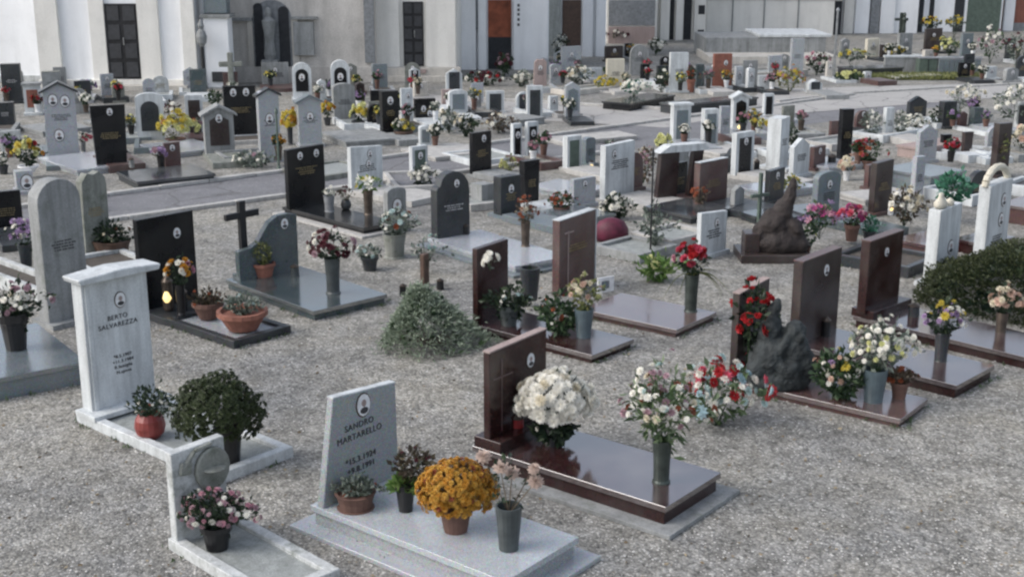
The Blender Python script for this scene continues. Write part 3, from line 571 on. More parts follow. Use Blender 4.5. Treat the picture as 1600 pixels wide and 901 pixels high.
fl('dark grey vase holding three dried peach coloured roses', 795, 857, .2, 42, 74, 'cone', 'vasegrey', (752, 842, 698, 800), [('p_peach', 1)], 0, .04, 60, 'leafdk', .05)
r = [x for x in bpy.data.objects if x.get('label', '').startswith('dark grey vase holding')][0]; s = mpp(795, 857, .2); mb = MB(); st = MB()
for (x, y) in ((756, 706), (800, 731), (836, 738), (832, 716), (782, 716)):
    c = np.array([(x-795)*s, random.uniform(-.06, .06), (857-y)*s]); st.tube((0, 0, .28), c, .004)
    
    for kk in range(2): bloom(r, 'mum', 'p_beige', c+rng.normal(size=3)*.006, [.1*kk-.1, -.3+.9*kk, .95-1.6*kk], (.064 if (x, y) != (832, 716) else .04))
st.build('dry_stems', MAT['leafdry'], r)
# dark red granite grave
r, L = slabgrave('large polished dark red granite grave with engraved cross headstone', (738, 696), (1040, 792), .2, .86, mat='red', foot='conc')
MB().box((0, -.16, .25), (.84, .30, .10)).build('plinth', MAT['red'], r, bev=.005)
stele(r, .80, .80, .075, 'slant', 'red', y=-.14, z=.30, pq=[(.2, .72)], pr=.05, edge=None); topedge(r, .80, .80, .075, 0, -.14, .30, 'pinkst')
MB().box((-.24, -.180, .66), (.014, .006, .66)).box((-.22, -.180, .83), (.26, .006, .014)).build('engraved_cross', MAT['redlt'], r)
fl('big white lily bouquet in a dark pot on the dark red slab', 863, 693, .2, 44, 50, 'pot', 'plasticblk', (804, 926, 578, 668), [('p_white', 12), ('p_cream', 1)], 330, .055, 200, 'leafdk', .09, zmin=-.5, dome=True, lump=.12)
wild('dark green leaves hanging under the big white lily bouquet', 864, 694, .2, 0, 0, '', '', (828, 900, 646, 694), [('p_white', 1)], 4, .04, 300, 'leafdk', .09)
fl('bronze green vase with tall mixed meadow bouquet near the foot of the dark red slab', 1033, 753, .2, 32, 72, 'tall', 'bronzegrn', (972, 1092, 570, 700), [('p_white', 4), ('p_dusty', 2.5), ('p_rust', 1), ('p_cream', 1), ('p_aqua', 1)], 90, .036, 420, 'leafmid', .085, thin=.6, lump=.5)
wild('red white and pale blue flowers lying on the gravel behind the dark red slab', 1118, 664, 0, 0, 0, '', '', (1050, 1186, 566, 664), [('p_aqua', 3), ('p_blue', 2), ('p_rose', 1.4), ('p_red', 1.4), ('p_white', 3)], 84, .056, 200, 'leafmid', .09, kind='mum', lump=.45)
candle('dark red grave lamp at the foot of the engraved cross headstone', 808, 682, .2, 22, 40)
# white marble grave left
r, L = slabgrave('white marble bordered grave with tall capped headstone at the left', (118, 643), (340, 741), .1, .82, 'border', 'white')
stele(r, .70, 1.30, .17, 'rect', 'white', x=.0, y=-.12, z=.1, pq=[(.06, .82)], pr=.055, text='BERTO\nSALVAREZZA', ts=.066, tz=.68, ink='inkblk')
textmesh('*8.5.1907\n+11.3.1984\nR.famiglia\nN.sposa', .046, MAT['inkblk'], r, .02, -.2085, .60)
MB().prism([(-.42, 0), (.42, 0), (.44, .055), (.0, .085), (-.44, .055)], -.17, .13, org=(0.02, -.13, 1.40)).build('cap', MAT['white'], r, bev=.01); MB().box((-.30, -.20, .74), (.045, .04, 1.29)).build('side_strip', MAT['white'], r, bev=.004)
MB().box((0, -.20, .115), (.86, .34, .05)).build('plinth', MAT['white'], r, bev=.005)
pl('round red glazed pot with dark foliage and tiny white flowers on the white marble grave', 236, 684, .06, 48, 42, 'round', 'redpot', (204, 282, 600, 668), [('p_white', 3), ('p_rust', 1)], 18, .02, 420, 'leafdk', .05, lump=.4)
pl('large round dark green bush in a black pot on the white marble grave', 360, 722, .06, 44, 62, 'pot', 'plasticblk', (270, 418, 580, 704), [('leaftop', 1)], 1100, .026, 1000, 'leaftop', .045, dome=True, zmin=-.6, lump=.12)
# small white grave bottom left
r, L = slabgrave('small old white marble grave with carved relief headstone in the lower left corner', (262, 840), (420, 935), .09, .62, 'border', 'whitemoss')
stele(r, .46, .82, .085, 'slant', 'whitemoss', x=-.06, y=-.06, z=.0)
mb = MB(); q = sph(1, 0)
mb.prism([(.15*math.cos(a)+.04, .17*math.sin(a)+.60) for a in np.linspace(0, 2*math.pi, 18, endpoint=False)], -.145, -.10); mb.prism([(-.04, .16), (.16, .14), (.14, .34), (0, .34)], -.14, -.10); mb.lathe([(.10, 0), (.09, .015), (.03, .02)], c=(.04, -.14, .60), n=12); mb.tube((-.2, -.11, .66), (-.1, -.12, .78), .03, .02); mb.tube((-.1, -.12, .78), (.05, -.12, .80), .02, .02); mb.prism([(-.24, .62), (-.14, .6), (-.12, .70), (-.22, .72)], -.13, -.10)
mb.build('carved_relief', MAT['mossy'], r, bev=.01)
pl('black pot of dusty pink and white small flowers on the small white grave', 340, 858, .05, 48, 44, 'pot', 'plasticblk', (282, 398, 758, 838), [('p_dusty', 5), ('p_white', 2), ('p_pink', 2)], 110, .027, 520, 'leafdk', .055, lump=.3)
# low dark bordered grave with black headstone
r, L = slabgrave('low pale slab grave with dark green rim and wide black headstone', (258, 497), (365, 533), .09, .82, 'border', 'dkgrey', inner='greylt')
stele(r, .80, 1.22, .09, 'rect', 'black', y=.52, z=.0, pq=[(.18, .8)], pr=.05)
MB().box((0, .30, .045), (.82, .62, .09)).build('head_block', MAT['dkgrey'], r, bev=.004)
pl('wide terracotta bowl of pale green succulents on the low rimmed grave', 380, 513, .08, 74, 30, 'bowl', 'terra', (346, 416, 460, 494), [('p_aqua', 1)], 8, .03, 420, 'leafgrey', .055, lump=.2)
pl('brown bowl of reddish dry plants on the low rimmed grave', 326, 496, .08, 46, 26, 'bowl', 'terradk', (298, 358, 452, 484), [('p_rust', 1)], 8, .02, 340, 'leafpurp', .05, lump=.5)
candle('slim black candle tube standing on the low rimmed grave', 289, 486, .08, 11, 38, 'plasticblk'); candle('glowing yellow grave lamp before the wide black headstone', 264, 484, .1, 18, 56, 'bronze', True)
fl('dark vase of white orange and pink flowers before the wide black headstone', 284, 492, .1, 16, 50, 'tall', 'plasticblk', (262, 308, 402, 448), [('p_white', 3), ('p_orange', 2), ('p_pink', 1.5)], 26, .045, 90, 'leafdk', .06, kind='rose')
# teal grave with iron cross
r, L = slabgrave('dark teal granite grave with wing shaped headstone and long polished slab', (352, 436), (490, 486), .12, 1.12, mat='teal')
stele(r, .92, .80, .1, 'wing', 'teal', y=-.16, z=.12, pq=[(.28, .84)], pr=.055)
c = P(383, 433, .12); cr = thing('iron_cross', 'tall black iron cross in front of the dark teal headstone', 'cross', c, RZ); h_ = hgt(c, 314)
MB().box((0, 0, h_/2), (.10, .07, h_)).box((0, 0, h_*.82), (.54, .06, .085)).build('cross', MAT['iron'], cr, bev=.006); MB().box((0, 0, .03), (.26, .2, .06)).build('foot', MAT['teal'], cr, bev=.004)
pl('small terracotta pot of bright green conifer on the dark teal grave', 413, 432, .12, 36, 22, 'pot', 'terra', (392, 428, 374, 420), [('leafbright', 1)], 0, .02, 420, 'leafyel', .05, lump=.1); candle('small dark cup on the dark teal slab', 461, 432, .12, 14, 20, 'vasegrey')
fl('grey vase with burgundy and white chrysanthemums on the dark teal slab', 521, 459, .12, 26, 58, 'tall', 'vasegrey', (481, 552, 358, 414), [('p_burg', 6), ('p_white', 3), ('p_dusty', 1)], 50, .058, 120, 'leafdk', .07, zmin=-.5)
# black grave with long plinth
r, L = slabgrave('glossy black granite grave with tall black headstone beside the asphalt path', (441, 323), (568, 356), .13, .66, mat='black', foot='kerb')
stele(r, .74, 1.02, .10, 'slant', 'black', y=-.22, z=.13, pq=[(-.16, .86), (.28, .87)], pr=.05, ln=4, lz=.66, ink='inkgold')
fl('bronze vase with white lilies and green leaves on the glossy black slab', 576, 336, .13, 17, 40, 'tall', 'bronze', (556, 604, 272, 304), [('p_white', 3), ('p_yellow', .6)], 9, .07, 60, 'leafbright', .09, kind='lily')
fl('pale grey vase next to the tall black headstone', 515, 331, .13, 18, 26, 'tall', 'greybox', (503, 528, 292, 312), [('p_white', 1)], 8, .035, 30, 'leafgrey', .05); fl('dark round urn with drooping dark flowers on the glossy black slab', 541, 328, .13, 17, 16, 'round', 'dkgrey', (524, 556, 290, 318), [('p_burg', 1)], 8, .035, 60, 'leafpurp', .05)
# pale slab with dark ogive stone
r, L = slabgrave('pale grey granite grave with dark domed headstone', (668, 372), (805, 416), .12, .98, mat='greylt', foot='bluegrey')
stele(r, .60, 1.02, .17, 'ogive', 'dkgrey', x=-.1, y=-.05, z=.10, pq=[(.1, .82)], pr=.045, ln=3, lz=.5, ink='inkwht')
candle('small dark grave lamp beside the dark domed headstone', 728, 367, .12, 10, 18, 'plasticblk')
fl('slim bronze vase with withered brown flowers on the pale grey slab', 821, 386, .12, 16, 42, 'tall', 'bronze', (803, 838, 308, 356), [('p_rust', 2), ('p_cream', 1)], 22, .035, 130, 'leafdry', .06)
# dark red stone with white flower
r, L = slabgrave('low dark red granite grave with narrow headstone carrying a white flower', (738, 506), (925, 555), .09, .78, mat='red')
stele(r, .55, .95, .08, 'slant', 'red', x=-.1, y=-.03, z=.09, bev=.006)
wild('single white silk flower hung on the narrow dark red headstone', 766, 420, .85, 0, 0, '', '', (754, 778, 392, 424), [('p_white', 1)], 8, .05, 10, 'leafgrey', .06, name='hanging_flower')
pl('grey pot of dark green trailing plant with white flowers beside the narrow dark red headstone', 795, 509, .09, 34, 34, 'pot', 'vasegrey', (752, 842, 450, 502), [('p_white', 2), ('p_aqua', 1)], 14, .035, 520, 'leafdk', .075, lump=.4)
fl('dark open book shaped urn behind the trailing green plant', 828, 468, .09, 32, 52, 'cone', 'dkgrey', (812, 846, 416, 432), [('p_white', 1)], 0, .03, 30, 'leafdk', .05)
wild('low dark green leafy arrangement with orange berries on the dark red slab', 872, 524, .09, 0, 0, '', '', (838, 912, 460, 526), [('p_rust', 1), ('p_white', 1)], 14, .028, 520, 'leaf', .075, lump=.4)
fl('blue grey conical vase with cream and green bouquet on the dark red slab', 912, 528, .09, 30, 48, 'cone', 'vaseblue', (884, 944, 426, 490), [('p_peach', 2), ('p_cream', 2), ('p_white', 1)], 20, .04, 150, 'leafyel', .07)
# brown red tall stone with pink slab
r, L = slabgrave('brownish red granite grave with pale trimmed upright headstone', (905, 482), (1057, 515), .09, .92, mat='redlt')
p, w_, h_ = auto(862, 930, 334, 452, 0, RZ, .12); k = r.rotation_euler[2]; d = p-np.array(r.location); lx = d[0]*math.cos(k)+d[1]*math.sin(k); ly = -d[0]*math.sin(k)+d[1]*math.cos(k)
stele(r, w_, h_, .12, 'slant', 'redlt', x=lx, y=ly, z=0, ln=3, lz=.62, ink='inkgold'); topedge(r, w_, h_, .12, lx, ly, 0, 'white'); MB().box((lx+w_/2+.012, ly, h_/2), (.02, .13, h_)).build('side_trim', MAT['white'], r); MB().box((lx-w_*.27, ly-.065, h_*.42), (.018, .008, h_*.8)).box((lx-w_*.25, ly-.065, h_*.8), (.2, .008, .018)).build('engraved_cross', MAT['pinkst'], r)
c = P(946, 456, .09); cr = thing('card_frame', 'small white standing memorial card on the brownish red slab', 'card', c, RZ-.3); MB().prism([(-.13, 0), (.13, 0), (.13, .2), (-.13, .2)], -.01, .01).build('card', MAT['porcelain'], cr, bev=.002); MB().prism([(-.07, .05), (.05, .05), (.05, .15), (-.07, .15)], -.014, -.0102).build('printed_picture', MAT['bluegrey'], cr)
fl('tall bronze vase with pink and red roses near the foot of the brownish red slab', 1079, 488, .09, 24, 62, 'tall', 'bronzegrn', (1050, 1104, 378, 434), [('p_rose', 5), ('p_pink', 1.5), ('p_red', 2.5)], 30, .056, 110, 'leafdk', .07, kind='rose', zmin=0)
mb = MB(); s = mpp(1079, 488, .09)
for i in range(26):
    a = random.uniform(-1.2, 1.2); L_ = random.uniform(.3, .62); p0 = Vector((0, 0, .46)); pr = p0
    for j in range(1, 7):
        t_ = j/6; q_ = Vector((math.sin(a)*L_*t_+.10*t_, math.cos(a*3)*.08*t_, .46+.28*t_-.62*t_*t_*abs(math.sin(a)))); mb.tube(pr, q_, .006*(1.1-t_)+.001, .006*(1.05-t_)+.001, 3); pr = q_
r = [x for x in bpy.data.objects if x.get('label', '').startswith('tall bronze vase with pink')][0]; mb.build('arching_grass', MAT['leafyel'], r)
wild('sprawling pale green lily leaves on the gravel left of the pink roses', 1022, 440, 0, 0, 0, '', '', (994, 1056, 396, 442), [('p_pale', 1)], 5, .06, 170, 'leafbright', .13, thin=.7, lump=.5)
# red roses grave with rock
r, L = slabgrave('low dark red granite grave with rock sculpture and headstone hung with red roses', (1146, 595), (1407, 655), .08, .72, mat='redlt')
stele(r, .66, .98, .08, 'slant', 'brown', x=-.06, y=-.0, z=.08); topedge(r, .66, .98, .08, -.06, 0, .08, 'pinkst')
wild('garland of red roses climbing down the brown headstone', 1166, 598, .08, 0, 0, '', '', (1142, 1206, 438, 560), [('p_red', 1)], 22, .062, 260, 'leafdk', .08, kind='rose', name='rose_garland', lump=.3)
pl('red glass pot with red flowers at the foot of the rose hung headstone', 1168, 592, .08, 26, 26, 'round', 'redpot', (1144, 1186, 548, 578), [('p_red', 2), ('p_rose', 1)], 9, .05, 50, 'leafdk', .05)
p = P(1216, 604, .08); s = mpp(1216, 604, .08); h_ = hgt(p, 484); rr = thing('rock_sculpture', 'jagged dark grey rock sculpture with mossy hollow beside the red roses', 'sculpture', p)
sculpt(rr, 'rock', 'rock', [(0, 0, .10, .34, .24, .14, 0), (-.10, 0, .30, .22, .20, .26, .1), (-.12, .02, .58, .12, .13, .24, .15), (-.08, .02, .80, .06, .07, .14, .25), (.12, -.02, .40, .18, .17, .20, -.2), (.13, -.05, .60, .11, .11, .13, 0), (.24, -.04, .28, .12, .14, .20, -.3), (.17, -.13, .57, .05, .06, .05, 0), (-.24, -.06, .20, .12, .12, .14, 0), (.05, -.14, .22, .16, .10, .12, 0), (-.02, -.13, .45, .05, .06, .17, .4)], disp=.05, tex=.09)
mb = MB(); q = sph(160, -.6); C_ = q*[.19, .15, .2]+[0, -.04, .22]; leaves(mb, C_, q+rng.normal(size=q.shape)*.5, .05); mb.build('moss_leaves', MAT['leafdk'], rr)
wild('dense dark green arrangement with yellow and pink flowers beside the blue grey vase', 1308, 624, .08, 0, 0, '', '', (1262, 1358, 548, 626), [('p_yellow', 2), ('p_peach', 2), ('p_white', 1.5), ('p_mauve', 1)], 26, .036, 620, 'leaf', .075, lump=.35)
fl('blue grey square vase with large bunch of white flowers on the low dark red slab', 1364, 629, .08, 38, 56, 'cone', 'vaseblue', (1318, 1420, 498, 588), [('p_white', 8), ('p_pale', 2)], 115, .036, 260, 'leafgrey', .075, lump=.35, zmin=-.35)
pl('brown pot of brown dried heather on the low dark red slab', 1404, 624, .08, 28, 30, 'pot', 'terradk', (1380, 1428, 572, 604), [('p_rust', 1)], 16, .025, 300, 'leafdry', .05)
# brown stone grave with dark reflective slab
r, L = slabgrave('dark brown granite grave with plain upright headstone and glossy slab', (1230, 536), (1495, 602), .13, .88, mat='red')
stele(r, .82, .98, .12, 'slant', 'brown', x=.0, y=-.06, z=.13, pq=[(.1, .8)], pr=.05); topedge(r, .82, .98, .12, 0, -.06, .13, 'redlt')
fl('dark vase of purple yellow and white flowers on the glossy brown red slab', 1469, 566, .13, 24, 50, 'tall', 'dkgrey', (1438, 1502, 468, 530), [('p_white', 3), ('p_yellow', 2), ('p_mauve', 3)], 44, .04, 170, 'leafdk', .07)
candle('small dark lamp with white figure before the plain brown headstone', 1290, 527, .13, 14, 34, 'plasticblk')
# dark red grave at right edge
r, L = slabgrave('dark red granite grave with slanted headstone running out at the right edge', (1333, 493), (1620, 562), .12, .86, mat='red', plinth='red')
stele(r, .74, .90, .12, 'slant', 'red', x=-.10, y=-.12, z=.2, pq=[(.0, .78)], pr=.04); topedge(r, .74, .90, .12, -.10, -.12, .2, 'redlt')
fl('small dark vase with peach flowers in front of the green hedge', 1563, 522, .12, 20, 36, 'tall', 'bronze', (1538, 1588, 444, 494), [('p_peach', 3), ('p_cream', 2)], 26, .05, 60, 'leafdk', .06); candle('dark cup lamp on the plinth of the slanted dark red headstone', 1427, 496, .12, 18, 24, 'dkgrey')
# mound of creeping plant and little wooden post
p = P(665, 553); s = mpp(665, 553); r = thing('creeping_shrub', 'grey green creeping shrub heaped like a cone on the gravel', 'shrub', p)
k = 8000; t_ = rng.random(k)**.7; a_ = rng.random(k)*6.28; rad = (106*s)*(1-t_)**.85*(.82+.55*np.array([noise.noise(Vector((math.cos(a)*1.6, math.sin(a)*1.6, 5))) for a in a_]))
C_ = np.stack([np.cos(a_)*rad*(1+.15*(np.cos(a_)>0))-12*s*t_, np.sin(a_)*rad*.9+.35, t_*108*s*.84*(1-.25*(1-t_))], 1); C_ += rng.normal(size=C_.shape)*.035; C_[:, 2] = np.maximum(C_[:, 2], .02); D = np.stack([np.cos(a_), np.sin(a_), .3+0*a_], 1)+rng.normal(size=C_.shape)*.7
mb = MB(); leaves(mb, C_, D, .06, 0, .45); mb.build('foliage', MAT['leafpale'], r); k = 420; mb = MB(); leaves(mb, C_[:k]*[.93, .93, .93], D[:k], .08); mb.build('inner_leaves', MAT['leaf'], r)
mb = MB()
for i in range(24): a = random.random()*6.28; mb.tube((0, .35, .02), (math.cos(a)*60*s, .35+math.sin(a)*50*s, random.uniform(.05, .2)), .01, .003, 4)
mb.build('branches', MAT['wood'], r)
p = P(664, 446); h_ = hgt(p, 396); r = thing('grave_marker', 'short brown wooden marker post standing behind the creeping shrub', 'marker', p, RZ); MB().box((0, 0, h_/2), (.11, .08, h_)).build('post', MAT['wood'], r, bev=.01); MB().box((0, -.045, h_*.7), (.08, .012, .12)).build('name_plate', MAT['bronze'], r)
wild('small teal and dark silk flowers on top of the short wooden post', 668, 408, 0.15, 0, 0, '', '', (634, 700, 376, 412), [('p_teal', 2), ('p_white', 1)], 8, .035, 130, 'leafgrey', .06, lump=.6)
candle('pair of small dark lamps behind the creeping shrub', 688, 452, 0, 12, 18, 'plasticblk'); candle('small dark lamp at the left top of the creeping shrub', 630, 462, 0, 12, 20, 'plasticblk')
pl('dark pot of grey withered flowers standing alone right of the burgundy bouquet', 578, 422, 0, 28, 22, 'pot', 'dkgrey', (554, 600, 380, 412), [('p_aqua', 1), ('p_white', 1)], 12, .035, 160, 'leafgrey', .06)
# hedge right
p = P(1560, 505); s = mpp(1560, 505); r = thing('hedge', 'dark green clipped round hedge bush at the right edge', 'hedge', p + np.array([1.25, 1.0, 0]))
k = 26000; q = sph(k, 0); lu = lumpy(q, 2.2, .12); rad = lu*(.90+.10*rng.random(k)); C_ = q*rad[:, None]*[1.9, 1.5, .68]; C_[:, 2] = np.maximum(C_[:, 2], .02)
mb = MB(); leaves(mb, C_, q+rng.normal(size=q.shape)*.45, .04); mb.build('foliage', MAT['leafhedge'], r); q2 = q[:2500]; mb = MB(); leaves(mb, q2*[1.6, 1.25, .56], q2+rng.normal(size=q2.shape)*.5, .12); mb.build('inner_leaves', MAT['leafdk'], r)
mb = MB()
for i in range(30): a = random.random()*6.28; e = random.random(); mb.tube((0, 0, 0), (math.cos(a)*1.5*e, math.sin(a)*1.2*e, .5*(1-e*e*.6)), .02, .006, 4)
mb.build('branches', MAT['wood'], r)
# left edge graves
r, L = slabgrave('dark blue grey polished slab grave cut by the left edge', (-95, 530), (-30, 596), .22, 1.05, mat='bluegrey')
r, L = r, L
fl('black pot vase with white and pale pink flowers at the left edge', 26, 548, .22, 44, 62, 'pot', 'plasticblk', (-8, 76, 440, 512), [('p_white', 4), ('p_dusty', 3), ('p_cream', 1)], 44, .042, 320, 'leafdk', .075, lump=.5)
hs('tall rough grey concrete headstone with rounded top covered in grey lichen', 63, 143, 278, 502, 'arch', 'conc', 50, .22); hs('weathered mossy headstone just behind the tall rough round topped one', 126, 176, 268, 400, 'rough', 'mossy', 50, .16)
r, L = slabgrave('old white stone frame grave beside the rough round topped headstone', (-70, 405), (58, 452), .16, .5, 'border', 'whitemoss', inner='soil')
r, L = slabgrave('narrow white stone frame behind the rough round topped headstone', (96, 402), (180, 440), .12, .9, 'border', 'whitemoss', inner='soil')
pl('dark planter box of evergreen and dry leaves left of the wide black headstone', 176, 400, 0, 62, 26, 'trough', 'wood', (142, 208, 344, 396), [('p_cream', 1), ('p_rust', 1)], 8, .03, 420, 'leafdk', .08, lump=.35)
hs('broad black headstone cut by the left edge', -14, 38, 298, 362, 'rect', 'black', 30, .12, bl=1.3, blm='dkgrey')
fl('dark vase with purple and lilac flowers near the left edge', 42, 416, .05, 22, 36, 'cone', 'dkgrey', (20, 76, 342, 400), [('p_mauve', 5), ('p_white', 2)], 44, .05, 90, 'leafdk', .07, lump=.5)
# ================================================================ middle and far graves
G = 'graveyard'
def ft(label, *a, **k): k.setdefault('nl', 90); return fl(label, *a, **k)
# ---- middle row, right of the asphalt path
hs('rough white marble headstone behind the glossy black grave with dark figure and dove on it', 545, 599, 226, 300, 'slantr', 'white', 50, .09, pq=[(.05, .6), (.1, .8)], bl=1.5, blm='kerb')
slabgrave('empty white stone frame grave left of the small dark framed headstone', (598, 268), (618, 292), .12, 1.1, 'border', 'kerb', inner='path')
hs('small dark framed headstone above the white flowering bush', 640, 669, 228, 276, 'rect', 'white', 40, panel='paintgreen', ptop='full', pq=[(0, .7)])
wild('white flowering bush in front of the small dark framed headstone', 660, 296, 0, 0, 0, '', '', (640, 684, 256, 296), [('p_white', 1)], 26, .05, 200, 'leafdk', .07)
hs('small grey stone headstone with pale photograph above the big brown pot', 600, 636, 292, 362, 'seg', 'conc', 40, .12, pq=[(0, .6)], pr=.08)
pl('big square brown stone pot with teal white foliage and faded flowers', 617, 402, 0, 38, 38, 'trough', 'mossy', (594, 656, 326, 372), [('p_aqua', 3), ('p_white', 2), ('p_rust', 1)], 30, .04, 260, 'leafgrey', .07)
hs('dark grey upright stone seen between the iron post and the domed headstone', 734, 768, 206, 274, 'rect', 'black', 45, .08, bl=1.2, blm='conc', pq=[(.1, .85)])
hs('square dark grey granite headstone beside the tall narrow black one', 771, 814, 274, 338, 'rect', 'dkgrey', 40, .2, bl=1.4, blm='bluegrey', pq=[(0, .7)])
hs('tall narrow black headstone widening to the top behind the withered brown flowers', 811, 843, 250, 322, 'taper', 'black', 40, .14, bl=1.3, blm='white')
wild('pale yellow withered flowers on top of the square dark grey headstone', 794, 268, .0, 0, 0, '', '', (778, 812, 244, 270), [('p_pale', 2), ('p_rust', 1)], 16, .05, 60, 'leafyel', .07)
hs('narrow black panel headstone in white frame, left one of the joined pair', 798, 815, 193, 250, 'rect', 'white', 35, panel='black', ptop='full', pq=[(0, .7)]); hs('narrow black panel headstone in white frame, right one of the joined pair', 820, 841, 190, 248, 'rect', 'white', 35, panel='black', ptop='full', pq=[(0, .7)])
hs('whitish block shaped stone right of the domed headstone', 736, 772, 286, 318, 'rect', 'conc', 40, .3)
pl('green and brown plant in front of the pale block behind the brownish red headstone', 878, 338, 0, 24, 16, 'pot', 'terradk', (852, 904, 300, 336), [('p_dusty', 1), ('p_rust', 1)], 20, .04, 200, 'leaf', .07)
slabgrave('plain pale grey slab grave left of the speckled white headstone', (824, 290), (905, 303), .1, .9, 'slab', 'greylt'); slabgrave('low grey slab grave behind the brownish red headstone', (838, 330), (900, 345), .1, .9, 'slab', 'bluegrey')
hs('tall speckled white headstone with small dark vase on its upper corner', 937, 990, 222, 312, 'slant', 'white', 45, .12, ln=5, lz=.7, ink='inkblk', pq=[(-.2, .82)], bl=1.5, blm='kerb')
wild('white chrysanthemums with dark green leaves in front of the speckled white headstone', 963, 342, 0, 0, 0, '', '', (938, 990, 304, 342), [('p_white', 1)], 26, .06, 200, 'leafdk', .09)
p = P(955, 376); s = mpp(955, 376); r = thing('magenta_cushion', 'shiny magenta cushion shaped cover lying on a low grave', 'cushion', p); MB().lathe([(22*s, 0), (27*s, 8*s), (26*s, 21*s), (20*s, 31*s), (8*s, 36*s)], n=16, sq=.8).build('cover', MAT['magenta'], r, smooth=True); MB().lathe([(17*s, -.0), (23*s, 2*s), (20*s, 6*s)], n=16, sq=.8).build('rim', MAT['inkblk'], r)
slabgrave('dark rimmed low grave around the magenta cushion', (925, 382), (1000, 398), .1, .9, 'border', 'conc', inner='bed')
wild('teal green leafy rose bush around the thin iron post', 1022, 392, 0, 0, 0, '', '', (996, 1048, 322, 384), [('p_white', 1)], 6, .03, 260, 'leafgrey', .08, lump=.6)
slabgrave('pale stone frame grave behind the teal rose bush', (985, 362), (1050, 376), .12, 1.0, 'border', 'kerb'); slabgrave('dark edged flat grave before the pair of brown leaning headstones', (1005, 322), (1080, 338), .1, 1.1, 'slab', 'dkgrey')
p = P(1055, 316); r = thing('headstone', 'pair of dark brown leaning slabs under one white ridge slab', 'headstone', p, math.radians(25), GRP); h_ = hgt(p, 236); MB().prism([(-.42, 0), (-.02, 0), (.02, h_), (-.34, h_)], -.06, .06).prism([(.22, 0), (.40, 0), (.52, h_), (.32, h_)], -.06, .06).build('stone', MAT['brown'], r); MB().prism([(-.42, h_), (.62, h_), (.50, h_+.12), (-.2, h_+.12)], -.12, .12).build('cap', MAT['white'], r); MB().box((0, 0, .05), (1.1, .5, .1)).build('plinth', MAT['redlt'], r)
fl('yellow flower ball in a thin vase beside the dark brown leaning slabs', 1035, 262, .3, 10, 30, 'tall', 'bronze', (1021, 1049, 210, 234), [('p_pale', 1)], 26, .06, 30, 'leaf', .06, zmin=-.6)
wild('bare brown twigs and pink dry blooms left of the brown leaning slabs', 1005, 286, 0, 0, 0, '', '', (990, 1024, 226, 284), [('p_dusty', 1), ('p_cream', 1)], 30, .035, 160, 'leafdry', .08)
hs('broad reddish brown headstone with white sloping top edge', 1083, 1135, 250, 322, 'slant', 'redlt', 45, .12, edge='white', bl=1.3, blm='dkgrey')
fl('rusty brown dried plant in front of the broad reddish brown headstone', 1092, 330, 0, 14, 14, 'pot', 'terradk', (1076, 1110, 292, 322), [('p_rust', 1)], 12, .04, 110, 'leafdry', .06)
hs('white framed headstone with tall black glass panel right of the broad reddish brown one', 1141, 1176, 206, 276, 'rect', 'white', 40, .12, panel='black', ptop='full', pq=[(0, .8)], bl=1.4, blm='kerb'); candle('small dark lamp right of the tall black glass panel', 1182, 272, 0, 9, 24, 'plasticblk')
hs('bright white tall headstone with sloping side between the black panel and green plant', 1196, 1230, 182, 264, 'slant', 'white', 50, .3); wild('dark green upright plant right of the bright white tall headstone', 1237, 228, 0, 0, 0, '', '', (1226, 1248, 194, 228), [('p_white', 1)], 0, .03, 160, 'leafdk', .08)
hs('very tall slim black pillar headstone standing alone', 1306, 1329, 170, 256, 'rect', 'black', 20, .14, blm='dkgrey'); candle('black lamp at the foot of the very tall slim black pillar', 1299, 262, 0, 14, 22, 'plasticblk')
hs('small white headstone with tiny square photograph right of the pink roses', 1087, 1134, 328, 400, 'slantr', 'white', 45, .08, pq=[(.1, .72)], pr=.05)
hs('small grey stone shrine between white headstone and thin teal cross', 1140, 1162, 290, 330, 'gable', 'conc', 40, .1, bl=1.2, blm='dkgrey')
# brown rock monument with thin cross
p = P(1206, 404); s = mpp(1206, 404); h_ = hgt(p, 292); r = thing('rock_monument', 'jagged dark brown rock monument shaped like a praying figure', 'monument', p)
sculpt(r, 'figure_body', 'brownrock', [(.10, 0, .25, .36, .26, .22, 0), (.0, 0, .50, .22, .18, .26, .2), (.12, 0, .70, .15, .14, .20, .3), (.20, 0, .90, .09, .10, .20, .2), (.24, -.01, 1.08, .06, .06, .12, .1), (.30, -.06, .45, .12, .14, .18, -.4), (.36, -.04, .22, .16, .16, .16, 0), (-.18, 0, .3, .14, .14, .26, 0)], vox=.028, disp=.05, tex=.12)
MB().box((0, .05, .06), (1.0, .7, .12)).box((-.32, 0, .22), (.22, .3, .36)).build('base', MAT['brown'], r, bev=.01)
c = P(1183, 394); cr = thing('thin_cross', 'thin teal green metal cross left of the jagged brown rock monument', 'cross', c, math.radians(30)); h_ = hgt(c, 270); MB().box((0, 0, h_/2), (.045, .045, h_)).box((0, 0, h_*.72), (.34, .04, .045)).build('cross', MAT['paintgreen'], cr); MB().box((0, 0, .04), (.2, .2, .08)).build('foot', MAT['conc'], cr)
candle('white glowing grave candle at the foot of the jagged brown rock', 1240, 398, 0, 12, 34, 'porcelain', True); fl('small green plant stalk beside the white glowing candle', 1262, 398, 0, 8, 14, 'pot', 'terradk', (1252, 1276, 348, 388), [('p_pale', 1)], 4, .03, 60, 'leaf', .09)
wild('olive yellow bush behind the jagged brown rock monument', 1232, 306, 0, 0, 0, '', '', (1212, 1254, 272, 306), [('p_yellow', 1)], 6, .04, 200, 'leafyel', .07)
slabgrave('dark low slab grave behind the olive yellow bush', (1218, 322), (1262, 336), .12, .9, 'slab', 'dkgrey')
